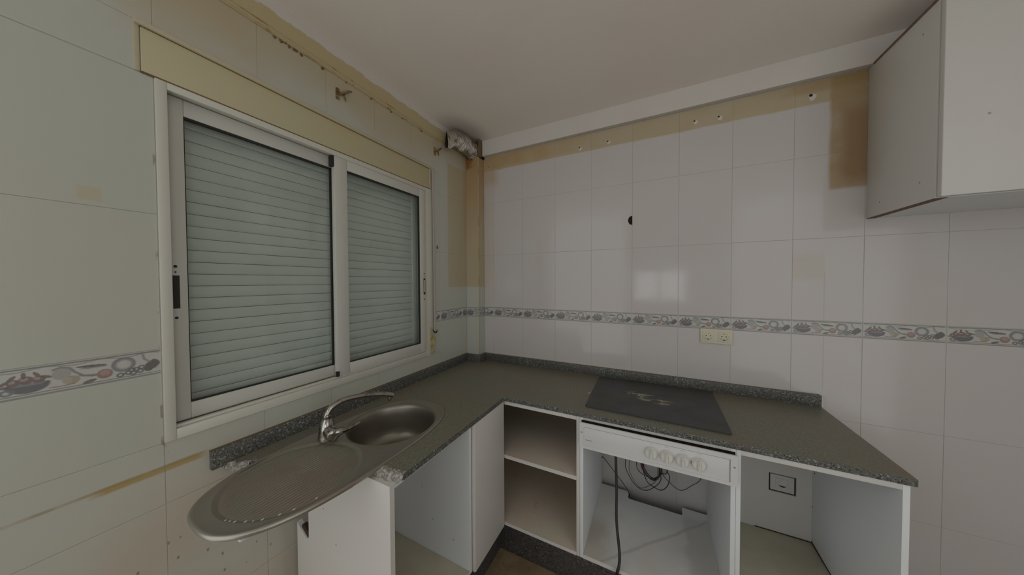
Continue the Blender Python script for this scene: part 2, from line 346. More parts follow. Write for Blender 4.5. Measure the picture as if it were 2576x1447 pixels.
# the window wall (x = 0), with the window opening left free
YL = -2.03          # unseen end of the window wall, cut here so sky light enters
OY0, OY1, OZ0, OZ1 = -1.62, -0.48, 1.06, 2.272
bm = bmesh.new()
for a, b in (((-0.28, YL, 0), (SUB, OY0, ZC)), ((-0.28, OY1, 0), (SUB, 0.2, ZC)), ((-0.28, OY0, 0), (SUB, OY1, OZ0)), ((-0.28, OY0, OZ1), (SUB, OY1, ZC))):
    add_box(bm, a, b)
wall_left = obj('wall_left', bm, m_grout); tag(wall_left, kind='structure')
wall_back = box('wall_back', (SUB-0.0, -SUB, 0), (3.4, 0.2, ZC), m_grout); tag(wall_back, kind='structure')
# rear window wall and side wall, unseen, both sized to steer the sky light
bm = bmesh.new()
wx0, wx1, wz0, wz1 = 1.0, 1.78, 1.20, 2.04
for a, b in (((0.90, -3.15, 0), (wx0, -3.0, ZC)), ((wx1, -3.15, 0), (2.30, -3.0, ZC)), ((wx0, -3.15, 0), (wx1, -3.0, wz0)), ((wx0, -3.15, wz1), (wx1, -3.0, ZC))): add_box(bm, a, b)
wall_front_unseen = obj('wall_front_unseen', bm, m_wallpaint); tag(wall_front_unseen, kind='structure')
bm = bmesh.new()
for a, b in (((3.25, -1.85, 0), (3.4, 0, ZC)),): add_box(bm, a, b)
wall_right_unseen = obj('wall_right_unseen', bm, m_wallpaint); tag(wall_right_unseen, kind='structure')
window_2 = empty('window_2'); tag(window_2, kind='structure')
bm = bmesh.new()
for a, b in (((wx0, -3.08, wz0), (wx0+.04, -3.03, wz1)), ((wx1-.04, -3.08, wz0), (wx1, -3.03, wz1)), ((wx0, -3.08, wz0), (wx1, -3.03, wz0+.04)), ((wx0, -3.08, wz1-.04), (wx1, -3.03, wz1)),
             ((1.37, -3.08, wz0), (1.41, -3.03, 1.70)), ((wx0, -3.08, 1.69), (wx1, -3.03, 1.73))): add_box(bm, a, b, 0.003)
obj('window_frame', bm, m_alu, window_2)
box('blind', (wx0+.04, -3.065, 1.73), (wx1-.04, -3.055, wz1-.04), m_wallpaint, window_2)
# plaster above the tiles
plaster_l = box('trim_1', (SUB-0.001, YL, 2.497), (0.0015, 0.0, ZC-0.0005), m_plaster_y); tag(plaster_l, kind='structure')
bm = bmesh.new(); add_prism(bm, [(-0.002, 2.506), (-0.036, 2.504), (-0.036, ZC-0.0005), (-0.002, ZC-0.0005)], 0.1275, 3.25, 'yzx')
soffit = obj('trim_2', bm, m_plaster); tag(soffit, kind='structure')
bm = bmesh.new(); add_tube(bm, [(0.001, YL, 2.4975), (0.001, -1.5, 2.498), (0.001, -0.9, 2.4965), (0.001, -0.30, 2.497), (0.001, -0.09, 2.497)], 0.0055, 8, True, 6)
add_tube(bm, [(0.001, YL, 2.519), (0.001, -1.5, 2.517), (0.001, -0.9, 2.516), (0.001, -0.5, 2.510), (0.001, -0.30, 2.504)], 0.003, 6, True, 6)
caulk = obj('trim_3', bm, m_caulk, smooth=True); tag(caulk, kind='structure')
# pipe chase in the corner
CX, CY = 0.1175, -0.077
col_ = box('trim_4', (SUB, CY-SUB, 0), (CX+SUB, 0.0, 2.487), m_grout); tag(col_, kind='structure')
corner_bead = box('corner_bead', (CX-0.0035, CY-0.0006, 0.966), (CX+0.0006, CY+0.0035, 2.487), m_caulk, col_)

# ------------------------------------------------------------------ tiles
_tile_cache = {}
def tile_mesh(du, dz, m, key):
    k = (round(du, 4), round(dz, 4), key)
    if k in _tile_cache: return _tile_cache[k]
    t0, t1, b = -0.006, 0.0, 0.0008
    hx, hz = du/2, dz/2
    V = []
    for zz, ins in ((t0, 0), (t1-b, 0), (t1-b*0.3, b*0.3), (t1, b)):
        V += [(-hx+ins, -hz+ins, zz), (hx-ins, -hz+ins, zz), (hx-ins, hz-ins, zz), (-hx+ins, hz-ins, zz)]
    Fs = []
    for r in range(3):
        for i in range(4): Fs.append((r*4+i, r*4+(i+1) % 4, (r+1)*4+(i+1) % 4, (r+1)*4+i))
    Fs.append((12, 13, 14, 15))
    me = bpy.data.meshes.new('tile'); me.from_pydata(V, [], Fs); me.update(); me.materials.append(m)
    _tile_cache[k] = me; return me

def subtract(r, h):
    a0, a1, b0, b1 = r; c0, c1, d0, d1 = h
    if c1 <= a0+1e-6 or c0 >= a1-1e-6 or d1 <= b0+1e-6 or d0 >= b1-1e-6: return [r]
    out = []
    if b1 > d1: out.append((a0, a1, max(b0, d1), b1))
    if b0 < d0: out.append((a0, a1, b0, min(b1, d0)))
    zb0, zb1 = max(b0, d0), min(b1, d1)
    if a0 < c0: out.append((a0, c0, zb0, zb1))
    if a1 > c1: out.append((c1, a1, zb0, zb1))
    return out
ORI = {'left': Matrix(((0, 0, 1), (1, 0, 0), (0, 1, 0))),    # columns: local X -> +y, Y -> +z, Z -> +x
       'back': Matrix(((1, 0, 0), (0, 0, -1), (0, 1, 0)))}   # columns: local X -> +x, Y -> +z, Z -> -y
GAP = 0.0005
def place_tile(me, kind, u, z, off, parent, tilt=0.0011):
    o = bpy.data.objects.new('tile', me); COL.objects.link(o); o.parent = parent
    R = ORI[kind] @ Matrix.Rotation(random.uniform(-tilt, tilt), 3, 'X') @ Matrix.Rotation(random.uniform(-tilt, tilt), 3, 'Y')
    M = R.to_4x4(); M.translation = Vector((off, u, z)) if kind == 'left' else Vector((u, off, z))
    o.matrix_world = M
    return o
def lay(kind, ulist, zlist, off, m, parent, holes=(), key=''):
    for i in range(len(ulist)-1):
        for j in range(len(zlist)-1):
            rects = [(ulist[i], ulist[i+1], zlist[j], zlist[j+1])]
            for h in holes: rects = [q for r in rects for q in subtract(r, h)]
            for a0, a1, b0, b1 in rects:
                if a1-a0 < 0.008 or b1-b0 < 0.008: continue
                place_tile(tile_mesh(a1-a0-2*GAP, b1-b0-2*GAP, m, key), kind, (a0+a1)/2, (b0+b1)/2, off, parent)
zl_low = [max(0.002, ZB-TH*3.0), ZB-2*TH, ZB-TH, ZB]
zl_low = [0.002, ZB-3*TH, ZB-2*TH, ZB-TH, ZB]
zl_up = [ZBT, ZBT+TH, ZBT+2*TH, ZTOP-0.0075]
ul = [Y0+0.25, -0.0]
ul = sorted([Y0-k*TW for k in range(0, 7)]+[YL, Y0+TW, CY])
WIN = (-1.639, -0.4635, 1.043, 2.141); LID = (-1.672, -0.476, 2.141, 2.285)
lay('left', ul, zl_low, 0.0, m_tile_left, wall_left, (WIN,), 'L')
lay('left', ul, zl_up, 0.0, m_tile_left, wall_left, (WIN, LID), 'L')
ur = [CX]+[X0+k*TW for k in range(0, 13)]
zr_up = [ZBT, ZBT+TH, ZBT+2*TH, ZTOP]
HOLE = (X0+3*TW, X0+4*TW, ZBT+TH, ZBT+2*TH)
lay('back', ur, zl_low, 0.0, m_tile_right, wall_back, (), 'R')
lay('back', ur, zr_up, 0.0, m_tile_right, wall_back, (HOLE,), 'R')
lay('back', [0.0, CX], [0.95]+[ZB], CY, m_tile_col, col_, (), 'C')
lay('back', [0.0, CX], [ZBT, ZBT+TH, ZBT+2*TH, 2.487], CY, m_tile_col, col_, (), 'C')
lay('left', [CY, 0.0], [0.95]+[ZB], CX, m_tile_col, col_, (), 'C')
lay('left', [CY, 0.0], [ZBT, ZBT+TH, ZBT+2*TH, 2.487], CX, m_tile_col, col_, (), 'C')
# the tile with a bite broken out of its right edge (old pipe outlet)
hu0, hu1, hz0, hz1 = HOLE; zc_ = 1.908
pts = [(hu0+GAP, hz0+GAP), (hu1-GAP, hz0+GAP), (hu1-GAP, 1.880), (1.196, 1.880), (1.193, 1.886), (1.189, 1.881), (1.184, 1.890), (1.180, 1.897), (1.1775, 1.908), (1.179, 1.920), (1.184, 1.929), (1.192, 1.935), (hu1-GAP, 1.936), (hu1-GAP, hz1-GAP), (hu0+GAP, hz1-GAP)]
bm = bmesh.new(); add_prism(bm, pts, -0.0, 0.004, 'xzy'); obj('tile', bm, m_tile_right, wall_back)
bm = bmesh.new(); add_prism(bm, [(1.176, 1.878), (1.2025, 1.878), (1.2025, 1.938), (1.176, 1.938)], 0.0009, 0.0040, 'xzy'); obj('pipe_hole', bm, m_hole, wall_back)

# ---- printed border tiles (fruit frieze), flat print kept as colour on a fine grid
PN, PM = 168, 50
def paint_border():
    cream = np.array((0.62, 0.62, 0.555)); img = np.ones((PM, PN, 3))*cream
    uu, vv = np.meshgrid((np.arange(PN)+.5)/PN, (np.arange(PM)+.5)/PM)      # u 0..1, v 0 bottom .. 1 top
    A = TW/(ZBT-ZB)
    rs = np.random.RandomState(4)
    def put(mask, col, a=1.0):
        m3 = np.clip(mask, 0, 1)[..., None]*a; img[:] = img*(1-m3)+np.array(col)*m3
    def ell(cu, cv, ru, rv, rot=0.0):
        dx = (uu-cu)*A; dy = vv-cv; c_, s_ = math.cos(rot), math.sin(rot)
        return ((dx*c_+dy*s_)/(ru*A))**2+((-dx*s_+dy*c_)/rv)**2
    def sm(q, soft=0.12): return np.clip((1+soft-q)/(2*soft), 0, 1)
    def ring(cu, cv, ru, rv, w_, rot=0.0): q = np.sqrt(ell(cu, cv, ru, rv, rot)); return np.clip(1.3-np.abs(q-1)/w_, 0, 1)
    def curve(P, w_):
        best = np.full(uu.shape, 9.0); P = np.array(P)
        for i in range(len(P)-1):
            a, b = P[i]*np.array((A, 1)), P[i+1]*np.array((A, 1)); d = b-a
            t_ = np.clip(((uu*A-a[0])*d[0]+(vv-a[1])*d[1])/(d@d+1e-9), 0, 1)
            best = np.minimum(best, np.hypot(uu*A-a[0]-t_*d[0], vv-a[1]-t_*d[1]))
        return np.clip(1.4-best/w_, 0, 1)
    dk = (0.17, 0.17, 0.145); gr = (0.27, 0.275, 0.26); gn = (0.15, 0.155, 0.11)
    # top double line with ribbon waves, bottom double line
    put(curve([(0.012, 0.955), (0.988, 0.955)], 0.022), dk)
    wav = [(0.02+0.96*i/40, 0.90-0.035*math.sin(i/40*math.pi*6)) for i in range(41)]
    put(curve(wav, 0.018), gr, 0.9)
    put(curve([(0.012, 0.025), (0.988, 0.025)], 0.020), gr); put(curve([(0.012, 0.095), (0.988, 0.095)], 0.018), dk, 0.85)
    # blue-grey bowl heaped with red fruit and leaves
    bowl = sm(ell(0.17, 0.40, 0.115, 0.27))*(vv < 0.46); put(bowl, (0.15, 0.155, 0.175)); put(sm(ell(0.17, 0.42, 0.085, 0.05)), (0.27, 0.27, 0.30))
    for cu, cv, r_ in ((0.10, 0.53, 0.035), (0.16, 0.57, 0.04), (0.225, 0.55, 0.036)): put(sm(ell(cu, cv, r_, r_*A)), (0.27, 0.14, 0.12)); put(sm(ell(cu-.008, cv+.04, r_*.5, r_*A*.45)), (0.50, 0.38, 0.33), 0.8)
    for cu, cv, ro in ((0.055, 0.55, 0.7), (0.09, 0.68, 0.9), (0.15, 0.73, 1.6), (0.215, 0.72, 2.1), (0.265, 0.60, 2.7), (0.04, 0.42, 0.2)): put(sm(ell(cu, cv, 0.034, 0.045, ro)), (0.17, 0.13, 0.095), 0.9)
    put(ring(0.065, 0.24, 0.028, 0.075, 0.5), (0.20, 0.21, 0.22)); 
    # pale jug shading and pear
    put(sm(ell(0.345, 0.60, 0.055, 0.20)), (0.36, 0.37, 0.33), 0.75); put(curve([(0.30, 0.78), (0.34, 0.84), (0.39, 0.78), (0.42, 0.60), (0.47, 0.42), (0.55, 0.38)], 0.035), (0.26, 0.27, 0.24))
    put(sm(ell(0.40, 0.34, 0.05, 0.15)), (0.48, 0.36, 0.22)); put(sm(ell(0.375, 0.34, 0.03, 0.12)), (0.52, 0.46, 0.30), 0.8)
    put(curve([(0.28, 0.19), (0.34, 0.17), (0.42, 0.20)], 0.018), (0.35, 0.24, 0.17))
    # dark ribbon swag
    put(sm(ell(0.52, 0.73, 0.095, 0.045, -0.10)), gn); put(sm(ell(0.53, 0.67, 0.085, 0.035, -0.05)), (0.24, 0.25, 0.24), 0.8)
    put(curve([(0.45, 0.45), (0.52, 0.36), (0.58, 0.37)], 0.03), (0.25, 0.26, 0.20))
    # apple, small leaf
    put(sm(ell(0.60, 0.36, 0.052, 0.18)), (0.42, 0.20, 0.14)); put(sm(ell(0.60, 0.40, 0.035, 0.10)), (0.52, 0.33, 0.25), 0.8)
    put(sm(ell(0.505, 0.17, 0.045, 0.06, 0.3)), (0.18, 0.19, 0.16))
    # wreath ring
    put(ring(0.725, 0.60, 0.065, 0.22, 0.32), (0.30, 0.30, 0.30)); put(ring(0.725, 0.60, 0.075, 0.255, 0.12), (0.20, 0.19, 0.19), 0.7)
    # grapes and vine leaves
    for cu, cv in ((0.70, 0.20), (0.755, 0.24), (0.79, 0.20), (0.81, 0.33), (0.84, 0.24), (0.85, 0.38), (0.78, 0.33)): put(ring(cu, cv, 0.020, 0.062, 0.5), (0.16, 0.165, 0.16))
    put(curve([(0.86, 0.88), (0.87, 0.70), (0.90, 0.58), (0.93, 0.55)], 0.035), (0.30, 0.31, 0.29))
    for cu, cv, ru, rv, ro in ((0.925, 0.42, 0.05, 0.13, 0.0), (0.955, 0.48, 0.03, 0.17, 0.5), (0.90, 0.28, 0.035, 0.11, -0.5), (0.96, 0.35, 0.035, 0.12, 0.9)): put(sm(ell(cu, cv, ru, rv, ro)), (0.155, 0.15, 0.135))
    put(curve([(0.94, 0.14), (0.998, 0.38)], 0.05), cream)
    put(np.ones_like(uu), cream, 0.10)
    g_ = img.mean(-1, keepdims=True); img[:] = (g_*0.42+img*0.58)*0.95
    noise_ = rs.uniform(-0.02, 0.02, img.shape[:2])[..., None]
    return np.clip(img+noise_, 0, 1)
BORDER = paint_border()
_bcache = {}
def border_mesh(f0, f1, wid):
    k = (round(f0, 3), round(f1, 3))
    if k in _bcache: return _bcache[k]
    c0, c1 = int(round(f0*PN)), int(round(f1*PN)); nc = max(c1-c0, 1)
    sub = BORDER[:, c0:c0+nc]
    hx, hz, b = wid/2-GAP, (ZBT-ZB)/2-GAP, 0.0014
    us = np.concatenate(([-hx], np.linspace(-hx+b, hx-b, nc), [hx])); zs = np.concatenate(([-hz], np.linspace(-hz+b, hz-b, PM), [hz]))
    U, Z = np.meshgrid(us, zs); T = np.zeros_like(U); T[0] = T[-1] = -b; T[:, 0] = T[:, -1] = -b
    cols = np.empty(U.shape+(4,)); cols[..., 3] = 1; cols[1:-1, 1:-1, :3] = sub
    cols[0] = cols[1]; cols[-1] = cols[-2]; cols[:, 0] = cols[:, 1]; cols[:, -1] = cols[:, -2]
    nr, ncol = U.shape
    V = np.stack((U, Z, T), -1).reshape(-1, 3)
    idx = np.arange(nr*ncol).reshape(nr, ncol)
    Fc = np.stack((idx[:-1, :-1], idx[:-1, 1:], idx[1:, 1:], idx[1:, :-1]), -1).reshape(-1, 4)
    me = bpy.data.meshes.new('border_tile'); me.from_pydata(V.tolist(), [], Fc.tolist()); me.update()
    ca = me.color_attributes.new('print', 'FLOAT_COLOR', 'POINT'); ca.data.foreach_set('color', cols.reshape(-1).astype('f'))
    me.materials.append(m_print); _bcache[k] = me; return me
def border(kind, a, b, f0, f1, off, parent):
    o = bpy.data.objects.new('border_tile', border_mesh(f0, f1, b-a)); COL.objects.link(o); o.parent = parent
    M = ORI[kind].to_4x4(); zc = (ZB+ZBT)/2
    M.translation = Vector((off, (a+b)/2, zc)) if kind == 'left' else Vector(((a+b)/2, off, zc)); o.matrix_world = M
for k in range(0, 12): border('back', X0+k*TW, X0+(k+1)*TW, 0, 1, 0.0, wall_back)
border('back', CX, X0, 1-(X0-CX)/TW, 1.0, 0.0, wall_back)
border('left', Y0-6*TW, Y0-5*TW, 0, 1, 0.0, wall_left); border('left', YL, Y0-6*TW, 1-(Y0-6*TW-YL)/TW, 1, 0.0, wall_left)
border('left', -0.4635, Y0, 1-(0.4635+Y0)/TW, 1, 0.0, wall_left)
border('left', Y0, Y0+TW, 0, 1, 0.0, wall_left)
border('left', Y0+TW, CY, 0, (CY-Y0-TW)/TW, 0.0, wall_left)
border('back', 0.0, CX, 0.02+0.0, 0.02+CX/TW, CY, col_)
border('left', CY, 0.0, 0.5, 0.5-CY/TW, CX, col_)

# ------------------------------------------------------------------ window with sliding sashes
window_1 = empty('window_1'); tag(window_1, 'white aluminium sliding window above the sink, closed shutter behind', kind='structure')
def ring_frame(bm, y0, y1, z0, z1, wl, wr, wb, wt, x0, x1, bev=0.0015):
    add_box(bm, (x0, y0, z0), (x1, y0+wl, z1), bev); add_box(bm, (x0, y1-wr, z0), (x1, y1, z1), bev)
    add_box(bm, (x0, y0+wl, z0), (x1, y1-wr, z0+wb), bev); add_box(bm, (x0, y0+wl, z1-wt), (x1, y1-wr, z1), bev)
bm = bmesh.new()
ring_frame(bm, -1.638, -0.464, 1.044, 2.1395, 0.024, 0.060, 0.032, 0.022, -0.016, 0.006)
ring_frame(bm, -1.630, -0.472, 1.052, 2.131, 0.012, 0.012, 0.014, 0.010, -0.085, -0.016, 0.0)
add_box(bm, (-0.020, -1.614, 1.0765), (-0.004, -0.524, 1.085), 0.001)
obj('window_frame', bm, m_alu, window_1, smooth=True, autos=35)
box('edge_joint', (-0.001, -0.5275, 1.085), (0.0072, -0.5255, 2.117), m_lid2, window_1)
def sash(y0, y1, z0, z1, xf, wl, wr, wb, wt, slot_y, depth=0.026):
    bm = bmesh.new(); ring_frame(bm, y0, y1, z0, z1, wl, wr, wb, wt, xf-depth, xf, 0.002)
    s = obj('sash', bm, m_alu2, window_1, smooth=True, autos=35)
    bm = bmesh.new(); g = 0.007
    a0, a1, b0, b1 = y0+wl, y1-wr, z0+wb, z1-wt
    add_box(bm, (xf-.013, a1-g*1.1, b0), (xf-.0025, a1, b1)); add_box(bm, (xf-.013, a0, b1-g), (xf-.0025, a1, b1)); add_box(bm, (xf-.013, a0, b0), (xf-.0025, a1, b0+g*0.6)); add_box(bm, (xf-.013, a0, b0), (xf-.006, a0+.003, b1))
    obj('gasket', bm, m_gasket, s)
    box('pane', (xf-.017, a0-.004, b0-.004), (xf-.0125, a1+.004, b1+.004), m_glass, s)
    bm = bmesh.new(); add_box(bm, (xf-.002, slot_y-.0075, 1.449), (xf+.0006, slot_y+.0075, 1.554)); obj('latch_slot', bm, m_gasket, s)
    for zz, rr in ((1.583, .0045), (1.565, .0025), (1.419, .0042)):
        lathe('screw_hole', [(rr, 0), (rr, 0.0008)], (xf, slot_y-.001, zz), m_gasket, s, '+x', 12)
    return s
sl = sash(-1.611, -1.070, 1.086, 2.119, -0.028, 0.038, 0.030, 0.052, 0.052, -1.5985)
sr = sash(-1.106, -0.528, 1.086, 2.119, 0.001, 0.060, 0.045, 0.052, 0.050, -0.5385)
box('draught_plug', (-0.024, -1.118, 2.068), (-0.002, -1.1065, 2.117), m_gasket, window_1)
box('draught_plug', (-0.008, -1.112, 1.086), (0.004, -1.100, 1.110), m_gasket, window_1)
box('latch_hook', (0.0015, -0.543, 1.465), (0.006, -0.535, 1.543), m_lid2, sr)
# shutter box cover
lid = box('shutter_box_cover', (-0.01, -1.662, 2.144), (0.004, -0.490, 2.2705), m_lid, window_1, 0.002)
bm = bmesh.new(); add_box(bm, (-0.01, -1.674, 2.2725), (0.012, -0.474, 2.287), 0.002); add_box(bm, (-0.01, -0.4885, 2.143), (0.007, -0.476, 2.2725), 0.001); add_box(bm, (-0.01, -1.674, 2.141), (0.003, -1.6635, 2.2725), 0.001)
obj('cover_trim', bm, m_lid2, window_1, smooth=True, autos=35)
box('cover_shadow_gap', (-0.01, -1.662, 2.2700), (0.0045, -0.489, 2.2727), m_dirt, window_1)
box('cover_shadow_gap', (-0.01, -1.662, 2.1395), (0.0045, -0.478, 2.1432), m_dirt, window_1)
# roller shutter
shutter = empty('roller_shutter'); tag(shutter, 'grey roller shutter of horizontal slats lowered behind the sliding window panes', 'shutter')
P = 0.0413
bm = bmesh.new(); prof = []
for i in range(9):
    a = i/8; prof.append((-0.098+0.0040*math.sin(a*math.pi)**0.6, a*(P-0.0016)))
prof = prof+[(-0.106, P-0.0016), (-0.106, 0.0)]
add_prism(bm, [(p_[0], p_[1]-P/2) for p_ in prof], -1.612, -0.545, 'xzy')
bmesh.ops.recalc_face_normals(bm, faces=bm.faces)
me_slat = bpy.data.meshes.new('slat'); bm.to_mesh(me_slat); bm.free(); me_slat.materials.append(m_slat)
zbase = 1.066
for k in range(26):
    o = bpy.data.objects.new('slat', me_slat); COL.objects.link(o); o.parent = shutter; o.location = (random.uniform(-.0008, .0008), 0, zbase+P*(k+0.5))
    if k in (10, 18): o.location.x += 0.002
box('guide_rail', (-0.106, -0.549, 1.062), (-0.087, -0.492, 2.139), m_slat, shutter, 0.002)
box('guide_rail', (-0.106, -1.628, 1.062), (-0.087, -1.605, 2.139), m_slat, shutter, 0.002)
box('bottom_bar', (-0.110, -1.604, 1.0605), (-0.090, -0.55, 1.0665), m_slat, shutter, 0.001)
box('backing', (-0.2795, OY0, OZ0), (-0.27, OY1, OZ1), m_hole, shutter)
# strap and its torn winder recess
strap = empty('shutter_strap'); tag(strap, 'greyish roller shutter strap hanging down beside the right window jamb', 'strap')
bm = bmesh.new(); ZS = [2.268, 2.0, 1.7, 1.45, 1.25, 1.20]
for i in range(len(ZS)-1):
    pass
add_tube(bm, [(0.012, -0.4645, 2.268), (0.013, -0.462, 2.0), (0.015, -0.460, 1.7), (0.016, -0.459, 1.45), (0.015, -0.459, 1.25), (0.013, -0.459, 1.202)], [0.0105, .010, .0105, .0105, .0105, .0095], 12, True, 5)
for v in bm.verts: v.co.x = 0.0155+(v.co.x-0.0155)*0.22
obj('webbing', bm, m_strap, strap, smooth=True, autos=50)
bm = bmesh.new(); add_tube(bm, [(0.008, -0.470, 1.212), (0.016, -0.466, 1.196), (0.022, -0.456, 1.192), (0.022, -0.447, 1.200), (0.018, -0.445, 1.209)], [.003, .005, .0055, .004, .002], 8, True, 5)
obj('frayed_end', bm, m_darkgap, strap, smooth=True)
foam = empty('winder_recess'); tag(foam, 'torn strap winder recess with exposed yellow foam at the lower right window corner', 'foam filler')
bm = bmesh.new()
pts = [(-0.494, 1.225), (-0.480, 1.222), (-0.478, 1.192), (-0.466, 1.176), (-0.450, 1.172), (-0.443, 1.150), (-0.450, 1.128), (-0.447, 1.112), (-0.456, 1.095), (-0.458, 1.072), (-0.466, 1.050), (-0.495, 1.050)]
add_prism(bm, pts, -0.002, 0.0085, 'yzx'); bmesh.ops.bevel(bm, geom=[e for e in bm.edges if e.is_boundary is False and e.calc_face_angle(0) > 0.8], offset=0.0025, segments=2, affect='EDGES')
obj('foam_block', bm, m_foam, foam, smooth=True, autos=50)
bm = bmesh.new(); add_prism(bm, [(-0.496, 1.232), (-0.478, 1.229), (-0.476, 1.212), (-0.496, 1.215)], 0.0, 0.010, 'yzx'); obj('torn_rim', bm, m_lid2, foam)
lathe('screw', [(0.0035, 0), (0.003, 0.002)], (0.0085, -0.461, 1.062), m_rust, foam, '+x', 10)
plugm = box('wall_plug', (-0.001, -0.418, 1.756), (0.003, -0.406, 1.778), m_rust, wall_left, 0.001)
# curtain-rail brackets
def bracket(y, z, lab, s=1):
    e = empty('curtain_bracket'); tag(e, lab, 'bracket')
    bm = bmesh.new(); add_box(bm, (0.0, y-.012, z-.022), (0.004, y+.006, z+.030), 0.001); obj('mounting_plate', bm, m_rust, e)
    bm = bmesh.new(); add_tube(bm, [(0.004, y, z+.004), (0.012, y+.018, z+.016), (0.014, y+.038, z+.034), (0.008, y+.060, z+.048)], [.006, .007, .0055, .004], 8, True, 5)
    add_tube(bm, [(0.006, y+.022, z+.016), (0.008, y+.030, z-.004), (0.006, y+.032, z-.014)], [.004, .0035, .002], 6, True, 4); obj('hook_arm', bm, m_rust, e, smooth=True)
    return e
bracket(-1.083, 2.408, 'rusty broken curtain bracket above the middle of the window')
bracket(-0.428, 2.405, 'rusty broken curtain bracket beside the foil duct')
# brown residue lumps along the caulk line
bm = bmesh.new(); rr = random.Random(3)
for yy in (-1.33, -1.315, -1.30, -1.285, -1.27, -1.255, -1.243, -1.16, -1.155, -1.045, -0.905, -0.79, -0.70, -0.55):
    c = Vector((0.002, yy+rr.uniform(-.006, .006), 2.489+rr.uniform(-.006, .004)))
    r_ = bmesh.ops.create_icosphere(bm, subdivisions=1, radius=0.006)
    for v in r_['verts']: v.co = Vector((v.co.x*0.5, v.co.y*rr.uniform(.7, 1.4), v.co.z*rr.uniform(.8, 1.3)))+c
ob = obj('glue_residue', bm, m_dirt, wall_left, smooth=True); ob['kind'] = 'stuff'

# ------------------------------------------------------------------ anchor holes in the hob wall
for (ax, az, big) in ((0.159, 2.429, 0), (0.874, 2.425, 1), (1.055, 2.427, 1), (1.526, 2.436, 1), (1.639, 2.431, 1), (2.010, 2.438, 2)):
    rr_ = (0.0035, 0.0045, 0.0065)[big]
    if big:
        bm = bmesh.new(); k = 14; pts = []
        for i in range(k):
            a = 2*math.pi*i/k; q = rr_*(2.0+random.uniform(-.35, .45)); pts.append((ax+.006+q*math.cos(a)*1.15, az-.006+q*math.sin(a)*(1.4 if math.sin(a) < 0 else 1.0)))
        add_prism(bm, pts, -0.0008, 0.0002, 'xzy'); obj('chipped_glaze', bm, m_plaster, wall_back)
    lathe('anchor_hole', [(rr_, 0.0), (rr_, 0.0014)], (ax, 0.0, az), m_hole, wall_back, '-y', 12)

# ------------------------------------------------------------------ foil duct
duct = empty('foil_duct'); tag(duct, 'crumpled silver foil extractor duct poking out of the ceiling corner', 'duct')
def duct_mesh(inner=0.0):
    bm = bmesh.new(); L, S = 64, 44; rings = []
    path = [(0.066, -0.035, 2.548), (0.064, -0.10, 2.545), (0.072, -0.18, 2.545), (0.070, -0.27, 2.545), (0.062, -0.335, 2.520), (0.058, -0.375, 2.500)]
    rx = [0.046, 0.050, 0.048, 0.040, 0.024, 0.011]; rz = [0.060, 0.066, 0.060, 0.060, 0.058, 0.060]
    rng = np.random.RandomState(5); ph = rng.uniform(0, 6.28, 8)
    for i in range(L+1):
        t_ = i/L*(len(path)-1); k = min(int(t_), len(path)-2); f = t_-k
        p = Vector(path[k]).lerp(Vector(path[k+1]), f); a_, b_ = rx[k]*(1-f)+rx[k+1]*f, rz[k]*(1-f)+rz[k+1]*f
        ring = []
        for j in range(S):
            th = 2*math.pi*j/S
            cr = 1+0.050*math.sin(i*2.1+0.6*math.sin(th*2+ph[0]))+0.07*math.sin(3*th+i*0.23+ph[1])+0.05*math.sin(5*th-i*0.31+ph[2])+0.05*math.sin(i*0.55+2*th+ph[3])
            cr = cr*(1-inner)
            z_ = p.z+math.sin(th)*b_*cr
            ring.append(bm.verts.new((max(p.x+math.cos(th)*a_*cr, 0.004), p.y+0.006*math.sin(2*th+ph[4])*(i/L), min(z_, ZC-0.002))))
        rings.append(ring)
    for i in range(L):
        for j in range(S): bm.faces.new((rings[i][j], rings[i][(j+1) % S], rings[i+1][(j+1) % S], rings[i+1][j]))
    return bm, rings
bm, rings = duct_mesh(); obj('foil_sleeve', bm, m_foil, duct, smooth=True)
bm, rings = duct_mesh(0.06)
for f in list(bm.faces):
    if max(v.co.y for v in f.verts) > -0.34: bm.faces.remove(f)
for v in list(bm.verts):
    if not v.link_faces: bm.verts.remove(v)
last = rings[-4]; bm.faces.new(last) if all(v.is_valid for v in last) else None
obj('dark_mouth', bm, m_hole, duct, smooth=False)
bm = bmesh.new(); r = rings
add_box(bm, (0.118, -0.079, 2.49), (0.1275, -0.040, 2.6195)); obj('chase_edge', bm, m_dirt, duct)
box('chase_hole', (0.001, -0.020, 2.488), (0.126, -0.004, 2.6195), m_hole, duct)

# ------------------------------------------------------------------ granite worktop
ZT, TK = 0.910, 0.022
worktop = empty('worktop'); tag(worktop, 'grey speckled granite L-shaped worktop with its sink end broken off', 'worktop')
outline = [(0.0, -0.0), (2.064, 0.0), (2.066, -0.578), (2.0655, -0.585), (2.061, -0.590), (2.052, -0.591), (0.614, -0.590), (0.6095, -0.5945), (0.6095, -1.274)]
brk = [(0.598, -1.282), (0.580, -1.278), (0.556, -1.287), (0.532, -1.281), (0.510, -1.290), (0.486, -1.286)]
cut = [(0.478, -1.15), (0.484, -1.0), (0.44, -0.91), (0.37, -0.86), (0.26, -0.85), (0.17, -0.89), (0.12, -0.96), (0.115, -1.15), (0.130, -1.40), (0.08, -1.465), (0.060, -1.475), (0.050, -1.496), (0.030, -1.492), (0.018, -1.504), (0.0, -1.500)]
pts = outline+brk+cut
